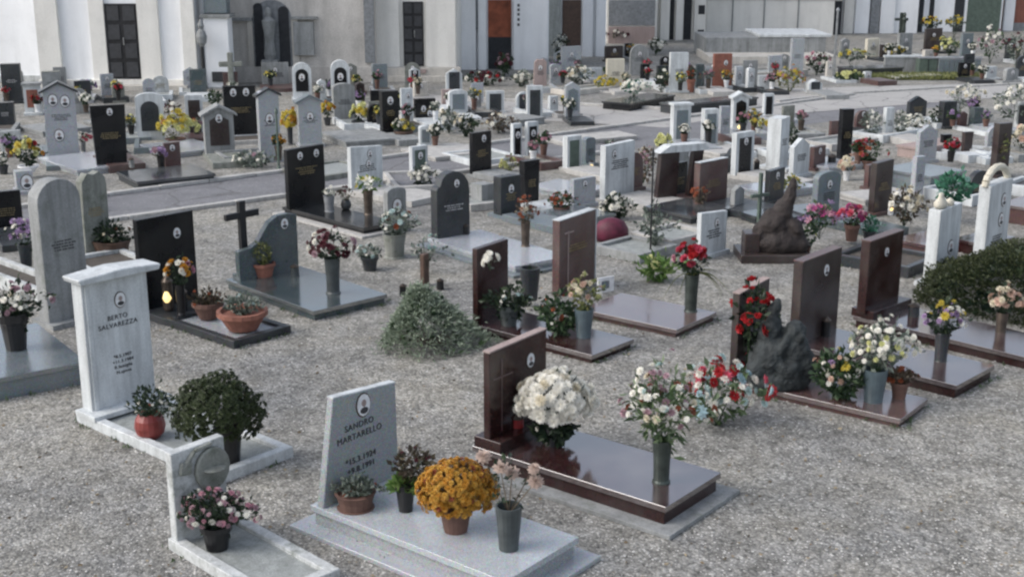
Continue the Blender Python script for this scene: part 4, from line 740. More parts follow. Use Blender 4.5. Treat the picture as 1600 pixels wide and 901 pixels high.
hs('blue grey headstone with curved top behind the mauve orchids', 1266, 1310, 267, 346, 'seg', 'bluegrey', 35, .12, pq=[(0, .75)], bl=1.3, blm='teal')
wild('long spray of mauve and pale pink orchids', 1280, 372, .15, 0, 0, '', '', (1248, 1312, 316, 362), [('p_mauve', 3), ('p_pink', 3), ('p_mag', 1)], 40, .06, 120, 'leaf', .08, kind='lily')
fl('magenta and pink carnations in a dark pot right of the mauve orchids', 1330, 376, .05, 24, 26, 'pot', 'terradk', (1308, 1352, 320, 356), [('p_mag', 3), ('p_pink', 2), ('p_rose', 2)], 26, .06, 90, 'leaf', .07); pl('dark pot with blue green leaves right of the magenta carnations', 1357, 378, 0, 20, 18, 'pot', 'dkgrey', (1342, 1376, 336, 366), [('p_aqua', 1)], 5, .03, 120, 'leafteal', .07)
hs('tall dark brown headstone with red base left of the cream blossoms', 1355, 1391, 250, 334, 'slant', 'brown', 40, .12, blm='redlt')
wild('cream blossoms with dark brown leaves behind the white headstone with crouching figure', 1412, 352, .1, 0, 0, '', '', (1384, 1444, 292, 350), [('p_cream', 3), ('p_white', 2)], 34, .06, 240, 'leafpurp', .08); candle('white candle glowing left of the cream blossoms', 1391, 336, 0, 9, 30, 'porcelain', True)
slabgrave('dark framed grave with planted bed behind the slanted brown headstones', (1300, 396), (1420, 418), .12, 1.0, 'border', 'dkgrey', inner='soil')
slabgrave('dark red slab seen between the cream blossoms and the white headstone', (1395, 372), (1450, 384), .12, .9, 'slab', 'redlt')
hs('white headstone with crouching dove figure on top next to the hedge', 1441, 1493, 320, 442, 'slant', 'white', 45, .17, pq=[(.1, .47)], pr=.07, ln=4, lz=.3, ink='inkblk')
r = hs('taller white headstone with arched cream carving on top next to the hedge', 1519, 1571, 282, 402, 'slant', 'white', 45, .17, pq=[(.1, .5), (.15, .75)], pr=.07, ln=4, lz=.3, ink='inkblk')
rk = r; h_ = 1.02; mb = MB(); hh = max(v[2] for v in [tuple(v.co) for v in [c for c in r.children if c.name.startswith('stone')][0].data.vertices])
pr_ = None
for a in np.linspace(.25, math.pi-.05, 11):
    q_ = Vector((math.cos(a)*.36, 0, hh-.06+math.sin(a)*.26))
    if pr_ is not None: mb.tube(pr_, q_, .055, .05, 8)
    pr_ = q_
mb.build('arch_carving', MAT['cream'], r)
r = [x for x in bpy.data.objects if 'crouching dove' in x.get('label', '')][0]; hh = max(v.co.z for v in [c for c in r.children if c.name.startswith('stone')][0].data.vertices)
MB().lathe([(.02, 0), (.12, .03), (.13, .08), (.07, .13), (.05, .17), (.05, .2), (.01, .22)], c=(-.16, 0, hh-.03), n=12, sq=.6).lathe([(.02, 0), (.06, .03), (.05, .09), (.01, .12)], c=(.06, -.02, hh-.03), n=10).build('dove_figure', MAT['cream'], r, smooth=True)
wild('big bright green artificial plant between the two white headstones by the hedge', 1488, 330, .2, 0, 0, '', '', (1460, 1518, 266, 324), [('p_teal', 1)], 6, .05, 320, 'leafteal', .11)
hs('light grey slim post stone left of the bright green artificial plant', 1424, 1438, 244, 312, 'rect', 'greylt', 30, .1); slabgrave('raised grey slab tomb behind the light grey slim post stone', (1372, 262), (1455, 276), .3, 1.1, 'slab', 'bluegrey'); slabgrave('long white framed grave behind the bright green artificial plant', (1440, 292), (1520, 306), .15, 1.2, 'border', 'white', inner='soil')
slabgrave('red brown framed grave at the right edge above the hedge', (1560, 318), (1640, 330), .25, 1.1, 'slab', 'redlt'); slabgrave('white framed grave at the right edge above the red brown one', (1562, 286), (1640, 296), .2, 1.0, 'border', 'white', inner='brown')
slabgrave('dark slab seen between the two white headstones by the hedge', (1490, 372), (1540, 382), .2, .8, 'slab', 'red')
hs('tall dark brown pillar headstone with yellow green plant before it at the right', 1545, 1574, 192, 276, 'rect', 'brown', 25, .15); wild('hanging yellow green plant on the tall dark brown pillar at the right', 1562, 268, .1, 0, 0, '', '', (1552, 1572, 206, 262), [('p_white', 1)], 3, .04, 120, 'leafyel', .07)
wild('large cream lilies cut by the right edge', 1600, 244, 0, 0, 0, '', '', (1570, 1640, 196, 240), [('p_cream', 2), ('p_peach', 1)], 40, .08, 90, 'leafdk', .09)
pl('red brown shrub with dark leaves left of the tall dark brown headstone', 1356, 264, 0, 22, 14, 'pot', 'terradk', (1330, 1384, 216, 258), [('p_rust', 2), ('p_rose', 1)], 24, .05, 240, 'leaf', .08); fl('cream and peach flowers above the blue grey curved headstone', 1322, 282, 0, 12, 16, 'pot', 'porcelain', (1308, 1338, 246, 274), [('p_cream', 2), ('p_peach', 2)], 22, .06, 60, 'leaf', .06)
hs('black vase shaped stone standing left before the raised grey slab', 1468, 1484, 210, 240, 'taper', 'black', 20, .1); hs('dark brown vase shaped stone standing right before the raised grey slab', 1502, 1516, 206, 244, 'taper', 'brown', 20, .1)
slabgrave('broad white topped grave under the two vase shaped stones', (1440, 236), (1545, 244), .15, 1.3, 'border', 'white', inner='path')
hs('pale headstone left of the hanging blossoms with white slab before it', 1378, 1394, 168, 216, 'rect', 'white', 20, .12)
wild('grey green bush left of the pale headstone', 1362, 216, 0, 0, 0, '', '', (1340, 1378, 170, 216), [('p_white', 1)], 12, .04, 180, 'leafgrey', .08); wild('grey green bush right of the pale headstone', 1406, 216, 0, 0, 0, '', '', (1392, 1420, 172, 216), [('p_white', 1)], 14, .04, 180, 'leafgrey', .08)
hs('grey triangular headstone with white flowers at its foot', 1415, 1446, 150, 190, 'gable', 'dkgrey', 20, .12); wild('white lilies at the foot of the grey triangular headstone', 1430, 200, 0, 0, 0, '', '', (1414, 1448, 178, 200), [('p_white', 1)], 20, .07, 60, 'leaf', .08)
hs('dark teal block headstone, left one below the white blossom mass', 1464, 1492, 158, 200, 'rect', 'dkgrey', 20, .2); hs('dark teal block headstone, right one below the white blossom mass', 1512, 1534, 168, 200, 'rect', 'teal', 20, .2); hs('small red and white shrine between the two dark teal blocks', 1494, 1510, 174, 200, 'gable', 'redlt', 20, .1)
wild('mass of white blossoms above the dark teal blocks', 1500, 170, .3, 0, 0, '', '', (1476, 1540, 134, 166), [('p_white', 3), ('p_cream', 1)], 40, .06, 160, 'leafgrey', .08); wild('large pale green and white bush cut by the right edge', 1590, 196, 0, 0, 0, '', '', (1544, 1640, 132, 196), [('p_white', 1)], 36, .07, 420, 'leafgrey', .1); pl('dark evergreen in a pot left of the dark teal block', 1462, 200, 0, 12, 8, 'pot', 'terradk', (1450, 1474, 166, 198), [('p_white', 1)], 0, .03, 110, 'leafdk', .08)
# ---- across the asphalt path, left side
hs('tall black trapezoid headstone on a stepped dark base beyond the path', 148, 203, 164, 266, 'taper', 'black', 25, .12, pq=[(.05, .9)], blm='dkgrey')
slabgrave('low dark stepped base and kerb before the black trapezoid headstone', (182, 268), (214, 284), .16, 1.5, 'slab', 'dkgrey'); fl('dark vase with small purple flowers before the black trapezoid headstone', 253, 270, 0, 13, 26, 'tall', 'plasticblk', (238, 264, 230, 250), [('p_mauve', 3), ('p_dusty', 1)], 18, .06, 40, 'leafpurp', .06); candle('small pale lamp at the right foot of the black trapezoid headstone', 206, 262, .1, 9, 16, 'steel')
hs('pale lavender grey headstone with dark gabled roof and two photographs', 76, 125, 130, 244, 'gable', 'greylt', 20, .25, roof='dkgrey', pq=[(-.2, .78), (.18, .76), (-.1, .3)], pr=.09); slabgrave('stepped pale slab grave around the pale lavender gabled headstone', (60, 246), (120, 266), .12, 1.2, 'slab', 'greylt')
fl('crimson flowers on the right of the pale lavender gabled headstone', 131, 238, 0, 9, 16, 'tall', 'steel', (118, 144, 208, 226), [('p_rose', 2), ('p_white', 1)], 14, .06, 40, 'leafdk', .06)
hs('dark grey cabinet headstone with white stripe, upper one at the far left', 6, 38, 100, 160, 'rect', 'dkgrey', 15, .3, edge='black', ln=3, ink='inkwht'); hs('dark grey cabinet headstone with white stripe, lower one at the far left', -4, 26, 160, 198, 'rect', 'dkgrey', 15, .3, edge='black', ln=3, ink='inkwht')
hs('white box headstone with brown red panel between the cabinet and gabled stones', 40, 68, 132, 178, 'rect', 'white', 15, .3, panel='brick', ptop='rect', cap='conc'); hs('grey stone with slanted roof slab behind the gabled headstone', 68, 97, 112, 150, 'slant', 'conc', 15, .3, edge='mossy')
ft('lilac blue flowers in front of the chapel plinth', 141, 152, 0, 8, 10, 'pot', 'porcelain', (130, 152, 126, 144), [('p_mauve', 2), ('p_blue', 2)], 16, .07, lm='leafgrey'); slabgrave('flat pale slab grave with small marker left of the gabled headstone', (30, 196), (66, 206), .12, 1.2, 'slab', 'conc')
pl('mixed pot of red yellow and green flowers at the far left', 45, 268, .12, 30, 10, 'bowl', 'porcelain', (22, 68, 214, 262), [('p_red', 2), ('p_yellow', 2), ('p_pale', 2), ('p_orange', 1)], 22, .075, 220, 'leafdk', .09)
hs('pale blue block headstone with oval photograph at the far left', 24, 54, 266, 300, 'rect', 'greylt', 30, .25, pq=[(.1, .5)], pr=.1); slabgrave('bright white double slab grave beside the pale blue block', (44, 300), (66, 322), .18, .9, 'slab', 'white'); pl('dark potted plant cut by the left edge near the pale blue block', 6, 272, 0, 16, 14, 'pot', 'dkgrey', (-4, 16, 236, 262), [('p_white', 1)], 4, .04, 90, 'leafdk', .07)
hs('white headstone with dark arched panel behind the yellow wreath', 216, 259, 145, 222, 'seg', 'white', 15, .2, panel='dkgrey', ptop='arch', blm='conc'); wild('dark dry flowers beside the white headstone with dark arched panel', 272, 196, 0, 0, 0, '', '', (258, 286, 158, 192), [('p_burg', 1), ('p_white', 1)], 14, .06, 120, 'leafpurp', .09)
fl('curved wreath of yellow and cream flowers in a low bowl', 275, 226, 0, 30, 10, 'bowl', 'terradk', (242, 308, 176, 222), [('p_yellow', 3), ('p_pale', 3), ('p_rust', 1)], 46, .085, 60, 'leafyel', .09)
hs('dark green grey slab headstone touching the chapel corner', 298, 324, 108, 150, 'rect', 'teal', 15, .2); hs('white headstone with dark purple panel under the green grey slab', 292, 320, 148, 212, 'rect', 'white', 15, .2, panel='brown', ptop='full')
hs('grey house shaped shrine with pitched roof and dark brown panel', 320, 368, 166, 244, 'gable', 'conc', 20, .3, roof='conc', panel='brown', ptop='gable', pq=[(0, .78)], pr=.07, bl=1.2, blm='mossy'); wild('low greenery and pebbles around the house shaped shrine', 395, 262, 0, 0, 0, '', '', (355, 430, 236, 262), [('p_dusty', 1), ('p_white', 1)], 16, .05, 220, 'leafgrey', .09)
hs('black headstone with white photographs behind the house shaped shrine', 352, 403, 134, 214, 'rect', 'black', 20, .15, pq=[(-.2, .88), (.2, .88)], pr=.07, blm='white'); wild('dark round bush left of the black headstone with photographs', 336, 168, 0, 0, 0, '', '', (322, 350, 142, 166), [('p_white', 1)], 0, .04, 140, 'leaf', .1)
c = P(363, 152); cr = thing('stone_cross', 'mossy grey stone cross against the bright white pedestal', 'cross', c, math.radians(8)); h_ = hgt(c, 82); MB().box((0, 0, h_/2), (.16, .14, h_)).box((0, 0, h_*.74), (.66, .13, .15)).build('cross', MAT['mossy'], cr, bev=.02); MB().box((0, 0, .1), (.5, .4, .2)).build('base', MAT['conc'], cr)
p = P(343, 138); s = mpp(343, 138); r = thing('pedestal_monument', 'bright white pedestal monument with grey box on top between the chapels', 'monument', p); h_ = hgt(p, 27); MB().box((0, .3, h_/2), (38*s, .6, h_)).build('pedestal', MAT['plaster'], r, bev=.02); MB().box((0, .3, h_+.03), (46*s, .8, .1)).build('cornice', MAT['conc'], r, bev=.01); MB().box((0, .3, h_+.75), (36*s, .5, 1.3)).build('box', MAT['bluegrey'], r, bev=.02); MB().box((0, -.02, .35), (20*s, .06, .3)).build('dark_plate', MAT['inkblk'], r)
p = P(320, 140); h_ = hgt(p, 28); r = thing('column_urn', 'thin dark pole with grey urn on top left of the bright white pedestal', 'pole', p); MB().tube((0, 0, 0), (0, 0, h_*.6), .06, .05, 8).build('shaft', MAT['iron'], r); MB().lathe([(.05, 0), (.14, .12), (.17, .3), (.12, .45), (.06, .52), (.1, .62), (.03, .8)], c=(0, 0, h_*.6), n=12).build('urn', MAT['conc'], r)
hs('pale green grey slab headstone behind the thin green post', 405, 440, 140, 252, 'seg', 'greylt', 30, .15, roof='dkgrey', pq=[(0, .6)], pr=.08); hs('pale blue grey gabled headstone right of the yellow flower ball', 466, 504, 150, 228, 'gable', 'greylt', 20, .2, roof='bluegrey', pq=[(0, .6)], pr=.07)
hs('white niche headstone with black arched panel, left one below the stained beige chapel', 458, 488, 98, 156, 'arch', 'white', 10, .3, panel='black', ptop='arch', pq=[(0, .62)], pr=.08); hs('white niche headstone with black arched panel, right one below the stained beige chapel', 518, 548, 94, 160, 'arch', 'white', 10, .3, panel='black', ptop='arch', pq=[(0, .62)], pr=.08)
fl('round ball of golden yellow chrysanthemums on a slim stand', 454, 226, 0, 10, 30, 'tall', 'dkgrey', (439, 470, 172, 202), [('p_yellow', 2), ('p_orange', 1)], 60, .06, 60, 'leafyel', .06, zmin=-.8); fl('orange yellow flowers left of the right niche headstone', 512, 196, 0, 12, 12, 'pot', 'dkgrey', (502, 524, 158, 184), [('p_orange', 1), ('p_yellow', 1)], 26, .07, 60, 'leafdk', .07); fl('yellow green flowers in a dark bowl before the grey stone below the beige chapel', 562, 198, 0, 24, 10, 'bowl', 'dkgrey', (548, 578, 166, 190), [('p_pale', 2), ('p_yellow', 1)], 26, .08, 80, 'leafdk', .08)
hs('grey pointed headstone behind the yellow green flowers', 520, 556, 130, 190, 'seg', 'conc', 20, .2); hs('dark brown tapering stone left of the stone chapel steps', 556, 570, 128, 172, 'gable', 'brown', 20, .2); slabgrave('low pale slab tomb beyond the path', (500, 206), (540, 222), .14, 1.3, 'slab', 'conc')
hs('slim black headstone with grey side below the stone chapel steps', 594, 624, 142, 214, 'rect', 'black', 25, .2, pq=[(0, .8)], pr=.07, blm='conc', bl=1.2); hs('white headstone with small photo right of the slim black one', 626, 646, 138, 194, 'rect', 'white', 20, .12, pq=[(.1, .8)], pr=.05); pl('yellow brown bush in a dark bowl in front of the slim black headstone', 631, 218, 0, 28, 14, 'bowl', 'wood', (614, 648, 188, 212), [('p_yellow', 1), ('p_peach', 1)], 14, .06, 150, 'leafyel', .07)
hs('pale stone slab standing on the stone chapel step', 583, 606, 100, 140, 'rect', 'bluegrey', 10, .15); hs('dark low headstone with white photo right of the slim black one', 647, 681, 154, 192, 'rect', 'black', 20, .15, pq=[(-.1, .6), (.2, .4)], pr=.06); hs('white block with blue window panel above the framed headstone', 654, 674, 196, 230, 'seg', 'white', 15, .2, panel='bluegrey'); hs('white double shrine with blue panels before the stone chapel', 700, 731, 140, 180, 'seg', 'white', 15, .2, panel='bluegrey')
hs('dark grey square plate headstone before the white chapel', 759, 788, 142, 176, 'rect', 'white', 10, .15, panel='dkgrey', ptop='full'); hs('white framed headstone with tall dark plate before the white chapel', 822, 848, 134, 186, 'rect', 'white', 10, .15, panel='dkgrey', ptop='full'); hs('pale blue gabled headstone with dark slab at its foot', 881, 906, 128, 186, 'gable', 'greylt', 10, .2, panel='bluegrey', ptop='gable', bl=1.0, blm='dkgrey')
for a in (('dark green bush with white blooms below the white chapel, left', 728, 214, (708, 748, 176, 212), 'leafdk'), ('brown green bush below the white chapel, right', 780, 208, (750, 810, 176, 208), 'leafdry'), ('pale dry bush between the white frames', 702, 208, (684, 716, 170, 206), 'leafgrey')): wild(a[0], a[1], a[2], 0, 0, 0, '', '', a[3], [('p_white', 2), ('p_cream', 1)], 16, .06, 200, a[4], .1)
hs('white framed dark opening shrine right of the joined black pair', 879, 908, 212, 266, 'rect', 'white', 35, .15, panel='paintgreen', ptop='full', bl=1.3, blm='kerb'); hs('pale green grey low headstone right of the dark opening shrine', 908, 930, 214, 258, 'seg', 'bluegrey', 35, .15); candle('glowing white candle left of the speckled white headstone', 924, 264, 0, 8, 14, 'porcelain', True)
# ---- far field
hs('cream headstone with yellow flowers at its foot', 946, 975, 92, 140, 'rect', 'cream', 10, .15); wild('yellow flowers at the foot of the cream headstone', 946, 142, 0, 0, 0, '', '', (926, 966, 120, 142), [('p_yellow', 1)], 26, .07, 120, 'leafyel', .09)
hs('bright white headstone with two dark vases right of the cream one', 1044, 1074, 82, 144, 'rect', 'white', 10, .15); wild('dark evergreen bunch left of the bright white headstone', 1032, 144, 0, 0, 0, '', '', (1020, 1046, 106, 144), [('p_white', 1)], 5, .06, 160, 'leafdk', .1); slabgrave('long black slab grave with green white flowers before the cream headstone', (940, 158), (985, 162), .2, 2.4, 'slab', 'black'); wild('white and green flowers on the long black slab', 990, 150, .2, 0, 0, '', '', (968, 1018, 124, 150), [('p_white', 1)], 30, .07, 140, 'leafteal', .09)
hs('narrow teal headstone in the far row', 1086, 1098, 100, 140, 'rect', 'teal', 10, .15); hs('narrow pale blue headstone in the far row', 1099, 1111, 104, 140, 'rect', 'greylt', 10, .15); hs('tall brick red headstone with two small white marks', 1112, 1142, 84, 140, 'rect', 'brick', 10, .15, pq=[(.15, .75), (.05, .35)], pr=.06); pl('rust coloured pot plant left of the narrow teal headstone', 1079, 144, 0, 14, 20, 'pot', 'terra', (1068, 1090, 106, 128), [('p_rust', 1)], 12, .05, 100, 'leafdk', .08)
slabgrave('long flat black slab before the brick red headstone', (1030, 160), (1055, 164), .25, 3.0, 'slab', 'dkgrey')
hs('white shrine with blue grey door plate, left one of two under the brick red headstone', 1046, 1078, 164, 226, 'rect', 'white', 15, .2, panel='bluegrey', ptop='full', cap='white'); hs('white shrine with blue grey door plate, right one of two under the brick red headstone', 1094, 1121, 170, 228, 'rect', 'white', 15, .2, panel='bluegrey', ptop='full'); hs('blank pale stone right of the two white shrines', 1122, 1140, 166, 214, 'rect', 'greylt', 15, .12)
hs('black aedicule headstone with white gable roof and rust glow', 1140, 1168, 146, 206, 'gable', 'white', 10, .2, panel='black', ptop='gable', roof='white'); candle('rust red lamp glowing at the foot of the black aedicule', 1154, 206, 0, 14, 22, 'terra', True); hs('small black framed headstone right of the black aedicule', 1190, 1208, 146, 182, 'rect', 'white', 10, .15, panel='black', ptop='full'); fl('cream yellow flowers above the tall black glass panel', 1184, 212, 0, 8, 12, 'pot', 'porcelain', (1170, 1200, 184, 206), [('p_pale', 1), ('p_yellow', 1)], 22, .06, 60, 'leafyel', .07)
wild('yellow and pink flower mound at the far path edge', 1234, 144, 0, 0, 0, '', '', (1208, 1256, 106, 144), [('p_yellow', 2), ('p_pink', 2), ('p_orange', 1)], 60, .06, 220, 'leafyel', .09); hs('white low shrine at the far path edge', 1257, 1284, 124, 145, 'gable', 'white', 10, .3, panel='dkgrey'); hs('tall pale blue stone before the raised white tomb', 1232, 1254, 60, 120, 'rect', 'greylt', 8, .2)
for i, (x, yb, bx, col, lb) in enumerate([(1275, 118, (1256, 1300, 82, 116), [('p_pink', 1), ('p_white', 1)], 'pink and white flowers right of the tall pale blue stone'), (1330, 128, (1300, 1350, 112, 128), [('p_pale', 1)], 'dark low planting left of the small white block by the far path'), (1332, 112, (1306, 1360, 78, 96), [('p_pale', 2), ('p_yellow', 1)], 'pale yellow flowers above the dark far slab'), (1395, 92, (1378, 1416, 70, 90), [('p_white', 1), ('p_yellow', 1)], 'white and yellow flowers above the pale concrete low wall'), (1482, 88, (1468, 1500, 60, 86), [('p_pale', 1)], 'lime green shrub behind the blue grey panelled wall'), (1490, 60, (1474, 1506, 26, 46), [('p_yellow', 1)], 'yellow flowers in the dark bay at the far right'), (1450, 60, (1434, 1468, 28, 46), [('p_orange', 1), ('p_yellow', 1)], 'orange flowers in the dark bay at the far right'), (1546, 100, (1524, 1570, 42, 96), [('p_white', 1), ('p_dusty', 1)], 'round grey wreath stand behind the blue grey panelled wall'), (1588, 104, (1564, 1612, 50, 102), [('p_burg', 1)], 'dark shrub before the brick red chapel'), (760, 134, (720, 800, 112, 134), [('p_burg', 2), ('p_red', 1), ('p_white', 1)], 'heap of dark red flowers before the rust orange doorway'), (788, 120, (774, 802, 84, 116), [('p_burg', 1), ('p_dusty', 1)], 'dark pink flower stand in the rust orange doorway'), (815, 136, (798, 834, 112, 134), [('p_white', 1)], 'green plants right of the rust orange doorway'), (874, 96, (862, 890, 54, 92), [('p_white', 1)], 'dark tree like shrub left of the brown doorway'), (926, 84, (912, 940, 50, 80), [('p_white', 1)], 'rounded grey green shrub right of the brown doorway'), (900, 132, (880, 926, 104, 130), [('p_white', 1), ('p_cream', 1)], 'white flowers before the brown doorway'), (960, 68, (945, 984, 46, 64), [('p_white', 1), ('p_burg', 1)], 'dark flowers under the grey stone panel'), (1025, 86, (1012, 1040, 60, 84), [('p_white', 1)], 'green bush before the light columns'), (1210, 52, (1120, 1150, 46, 54), [('p_rust', 1)], 'brown bowls along the raised tomb'), (1237, 54, (1224, 1250, 32, 50), [('p_white', 1)], 'small dark tree on the raised tomb')]):
    if 'bowls' in lb: x = 1136
    wild(lb, x, yb, 0, 0, 0, '', '', bx, col, 24, .08, 170, ('leafdk', 'leaf', 'leafgrey')[i % 3], .12)
far = [('pinkish rough stone right of the white chapel pilaster', 833, 854, 92, 138, 'rough', 'pinkst'), ('leaning pale slab before the brown doorway', 876, 908, 72, 116, 'slant', 'greylt'), ('small brown box shrine under the grey stone panel', 944, 973, 72, 96, 'rect', 'brown'), ('grey arched headstone before the light columns', 983, 1013, 70, 118, 'arch', 'conc'), ('bright white low marker before the cream headstone', 912, 940, 106, 126, 'rect', 'white'), ('small black slab left of the bright white headstone', 1000, 1014, 100, 128, 'rect', 'black'),
 ('white stone right of the brick red headstone', 1146, 1160, 104, 138, 'rect', 'white'), ('white stone with dark photo right of the brick red headstone', 1164, 1178, 106, 142, 'seg', 'white'), ('low white stone before the black framed headstone', 1182, 1204, 118, 142, 'rect', 'white'),
 ('brown grey figure stone behind the thin grey pole', 1310, 1326, 60, 92, 'gable', 'conc'), ('pale slanted stone right of the thin grey pole', 1350, 1372, 60, 92, 'slant', 'cream'), ('dark stone right of the pale slanted stone', 1374, 1384, 70, 92, 'rect', 'brown'), ('grey square stone before the white chapel at the right', 1400, 1424, 52, 88, 'rect', 'conc'), ('broad brown grey stone before the dark bays', 1442, 1470, 44, 80, 'slant', 'brown'), ('lilac grey tall stone right of the lime green shrub', 1498, 1518, 52, 92, 'rect', 'bluegrey'), ('small pale marker above the green cabinet', 1440, 1462, 78, 96, 'rect', 'beige'),
 ('grey stone between wreath and brick chapel', 1568, 1584, 60, 96, 'rect', 'dkgrey'), ('white block at the end of the grass strip', 1347, 1361, 112, 128, 'rect', 'white'), ('pale stone left of the far grass strip', 1290, 1300, 96, 122, 'rect', 'beige'), ('low white stone at the far right path corner', 1536, 1556, 104, 126, 'rect', 'white'), ('grey low stone at the far right path corner', 1566, 1590, 106, 130, 'seg', 'conc'), ('dark little stone left of the grey arched headstone', 976, 984, 68, 92, 'rect', 'black'),
 ('pale double stone between the pinkish rough stone and brown doorway', 858, 876, 100, 132, 'seg', 'greylt'), ('white small cross shaped marker before the stained chapel', 498, 508, 124, 160, 'gable', 'white'), ('grey mossy block under the arched niche', 410, 452, 98, 136, 'rect', 'conc'), ('pale grey block before the narrow black chapel door', 645, 668, 128, 150, 'rect', 'beige'), ('pale pink stone with white top below the white chapel', 690, 706, 140, 168, 'rect', 'pinkst'), ('white low marker right of the gabled lavender headstone', 204, 216, 188, 210, 'rect', 'white'), ('mossy grey stone at the foot of the left chapel', 176, 196, 132, 160, 'seg', 'mossy'), ('grey low stone right of the white double shrine', 736, 752, 146, 172, 'seg', 'conc'), ('white low stone left of the pale blue gabled headstone', 856, 872, 150, 176, 'rect', 'white')]
for i, (lb, x0, x1, yt, yb, sh, mt) in enumerate(far): hs(lb, x0, x1, yt, yb, sh, mt, 8+(i*7) % 18, .15, pq=[(0, .7)], pr=.06)
slabgrave('dark low far slab behind the thin grey pole', (1308, 104), (1330, 108), .25, 2.0, 'slab', 'dkgrey')
r = thing('cross_statue', 'dark bronze crucifix statue at the white chapel on the right', 'statue', P(1406, 62), 0); h_ = hgt(r.location, 20); MB().box((0, 0, h_/2), (.14, .12, h_)).box((0, 0, h_*.75), (.6, .1, .12)).build('cross', MAT['bronzegrn'], r, bev=.01); MB().lathe([(.05, 0), (.1, .3), (.08, .6), (.13, .8), (.05, .9), (.08, 1.0), (.03, 1.1)], c=(.1, -.12, .1), n=10).build('figure', MAT['bronzegrn'], r)
# extra framed plots that fill the ground between the farther stones
for i, (x, y, x2, y2, W, st_, mt, zt) in enumerate([(215, 226, 262, 240, 1.3, 'slab', 'greylt', .1), (440, 262, 500, 276, 1.4, 'border', 'mossy', .08), (626, 232, 680, 246, 1.4, 'slab', 'kerb', .08), (690, 238, 740, 252, 1.2, 'border', 'white', .1), (850, 214, 880, 222, 2.0, 'slab', 'kerb', .08), (700, 306, 735, 320, 1.1, 'border', 'kerb', .1), (1085, 232, 1125, 240, 1.4, 'slab', 'kerb', .1), (1180, 232, 1215, 240, 1.4, 'border', 'white', .1), (1250, 218, 1300, 226, 1.6, 'border', 'kerb', .12), (1240, 250, 1295, 262, 1.3, 'slab', 'greylt', .08), (1148, 290, 1200, 302, 1.3, 'slab', 'greylt', .1), (1310, 300, 1352, 312, 1.2, 'slab', 'kerb', .08), (1155, 330, 1180, 338, 1.2, 'slab', 'dkgrey', .1), (1330, 205, 1380, 212, 1.6, 'border', 'white', .14), (1400, 226, 1440, 232, 1.6, 'slab', 'pinkst', .2), (600, 176, 640, 184, 1.5, 'border', 'beige', .12), (740, 186, 775, 192, 1.6, 'slab', 'conc', .12), (335, 236, 350, 246, 1.2, 'border', 'conc', .1), (130, 188, 160, 196, 1.4, 'slab', 'conc', .1), (1110, 110, 1150, 116, 3.0, 'border', 'beige', .2), (860, 138, 890, 142, 2.0, 'border', 'beige', .15), (1380, 118, 1400, 121, 2.0, 'slab', 'beige', .1)]):
    lb = ['pale slab plot under the yellow wreath', 'mossy edged plot behind the thin green post', 'pale low slab plot above the white flowering bush', 'white edged plot between the framed headstone and dark upright stone', 'pale low slab plot below the pale blue gabled headstone', 'pale edged plot behind the domed dark headstone', 'pale slab plot before the two white shrines', 'white edged plot before the bright white tall headstone', 'pale edged plot left of the very tall slim black pillar', 'flat pale slab left of the black pillar lamp', 'flat pale slab left of the olive yellow bush', 'pale low slab plot right of the blue grey curved headstone', 'dark slab plot under the small grey stone shrine', 'white edged plot right of the very tall slim black pillar', 'pinkish slab plot below the grey triangular headstone', 'beige edged plot left of the dark low headstone', 'grey slab plot under the dark square plate', 'grey edged plot left of the house shaped shrine', 'pale low slab plot left of the black trapezoid headstone', 'beige edged far plot around the brick red headstone', 'beige edged far plot near the pinkish rough stone', 'beige slab plot at the foot of the pale low wall'][i]
    slabgrave(lb, (x, y), (x2, y2), zt, W, st_, mt)

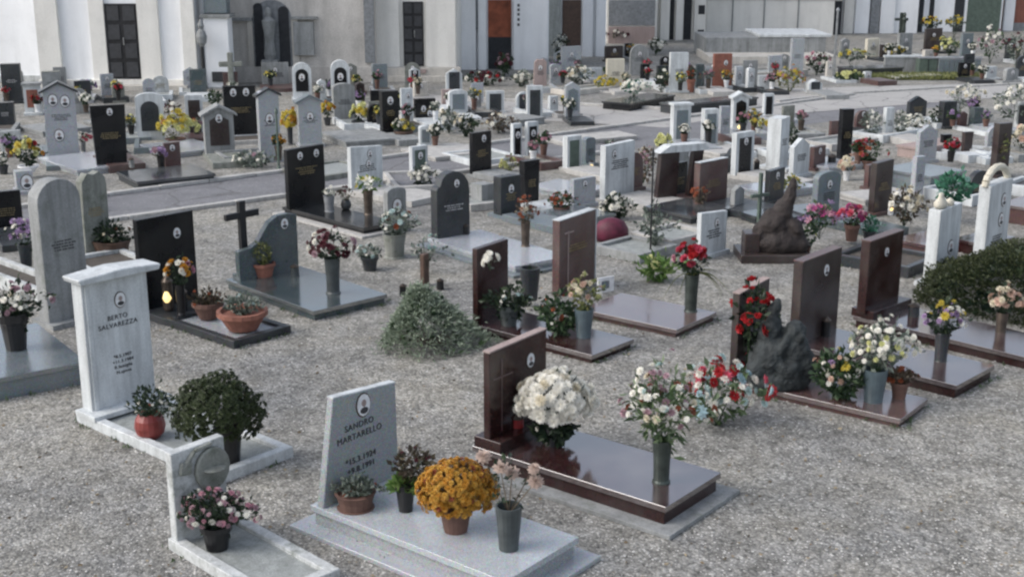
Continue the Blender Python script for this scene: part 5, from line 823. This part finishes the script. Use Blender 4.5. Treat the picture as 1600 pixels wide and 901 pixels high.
# further stones that stand in the gaps behind and beside the listed ones
R2 = random.Random(5); occ = [(a[1][0], a[1][1]) for a in ALLH] + [(o.location.x, o.location.y) for o in COL.objects if o.get('category') == 'grave']
def onpath(x, y):
    n1 = np.array([-ud[1], ud[0]]); n2 = np.array([-ld[1], ld[0]]); q = np.array([x, y]); return ((q-u0)@n1 < .4 and (q-l0)@n2 > -.4 and x < l1[0]+1)
cnt = 0
BOX = [(a[6], a[7], a[8], a[2]) for a in ALLH]
for lb, p, yb, rz, w_, h_, X0, X1, YT in list(ALLH):
    if yb > 325 or yb < 112 or R2.random() < .38: continue
    for side, off, lat in (('behind', -1, 0), ('just right of', 0, 1), ('just left of', 0, -1)):
        for tr in range(9):
            a_ = math.radians(rz); d = R2.uniform(1.0, 1.9); e = R2.uniform(-.3, .3); f = R2.uniform(.75, 1.2)
            if off: x = p[0] - math.sin(a_)*d + math.cos(a_)*e; y = p[1] + math.cos(a_)*d + math.sin(a_)*e
            else: x = p[0] + lat*f; y = p[1] + e*1.2
            jx, jy = J((x, y, 0))
            if min((x-q[0])**2+(y-q[1])**2 for q in occ) < .62 or onpath(x, y) or jy < 84 or jx < -20 or jx > 1620 or (jx > 1190 and 128 < jy < 168) or (850 < jx < 1045 and 150 < jy < 205): continue
            hw = 16; tp = J((x, y, .75))[1]
            if any(jx+hw > q[0] and jx-hw < q[1] and jy > q[3] and tp < q[3]-.25*(q[3]-q[2]) for q in BOX): continue
            occ.append((x, y)); cnt += 1
            cn, mt = R2.choice([('white', 'white'), ('pale grey', 'greylt'), ('pale grey', 'greylt'), ('grey', 'conc'), ('black', 'black'), ('dark grey', 'dkgrey'), ('brown', 'redlt'), ('white', 'whitemoss'), ('grey', 'mossy')]); sn, sh = R2.choice([('square', 'rect'), ('arched', 'arch'), ('gabled', 'gable'), ('sloping', 'slant'), ('square', 'rect')])
            hh = R2.uniform(.42, .82); ww = R2.uniform(.34, .55); wpx = ww*.9/mpp(jx, jy)
            kw = {}
            if cn == 'white' and R2.random() < .5: kw = dict(panel='black' if R2.random() < .6 else 'dkgrey', ptop='full')
            top = J((x, y, hh))[1]
            hs('%s %s stone %s the ' % (cn, sn, side) + ' '.join(lb.split()[:8]), jx-wpx/2, jx+wpx/2, top, jy, sh, mt, rz+R2.uniform(-6, 6), .1, pq=[(0, .8)] if R2.random() < .6 else (), pr=.05, **kw); break
print('extra stones', cnt)

# gravel heaped against the near slabs
Cp = []
for o in [o for o in COL.objects if o.get('category') == 'grave' and o.location.y < 20]:
    bs = [c for c in o.children if c.name.split('.')[0] in ('slab', 'border', 'footing')]
    if not bs: continue
    b_ = bs[-1]; vs = np.array([(b_.matrix_basis @ v.co)[:] for v in b_.data.vertices]); x0, x1, y0, y1 = vs[:, 0].min(), vs[:, 0].max(), vs[:, 1].min(), vs[:, 1].max()
    M = Matrix.Translation(o.location) @ Matrix.Rotation(o.rotation_euler.z, 4, 'Z')
    for i in range(int(260*((x1-x0)+(y1-y0)))):
        g = abs(random.gauss(0, .035)); sd = random.randrange(4); u_ = random.random()
        q = ((x0-g, y0+(y1-y0)*u_), (x1+g, y0+(y1-y0)*u_), (x0+(x1-x0)*u_, y0-g), (x0+(x1-x0)*u_, y1+g))[sd]
        Cp.append(tuple(M @ Vector((q[0], q[1], max(0, .016-g*.3)*random.random()))))
Cp = np.array(Cp); k = len(Cp); Sz = .005+.009*rng.random(k)**2; a_ = rng.random(k)*6.28; ca, sa_ = np.cos(a_), np.sin(a_); Z = np.zeros(k); O = np.ones(k)
Rm = np.stack([np.stack([ca, -sa_, Z], 1), np.stack([sa_, ca, Z], 1), np.stack([Z, Z, O*.8], 1)], 1)
mb = MB(); mb.arr(np.einsum('kij,mj->kmi', Rm, Vp)*Sz[:, None, None] + Cp[:, None, :], Fp, 0); tag(mb.build('heaped_pebbles', MAT['pebble']), 'loose gravel heaped against the edges of the slabs', 'pebbles', kind='stuff')

# small weeds rooted along the slab edges
sel = Cp[rng.random(len(Cp)) < .035]; cs = np.repeat(sel, 7, axis=0) + rng.normal(size=(len(sel)*7, 3))*[.015, .015, 0]; cs[:, 2] = .004; D = rng.normal(size=cs.shape)*.6+[0, 0, .8]
mb = MB(); leaves(mb, cs, D, .04, 0, .5); tag(mb.build('weeds', MAT['leafmid']), 'tiny green weeds growing along the slab edges', 'weeds', kind='stuff')
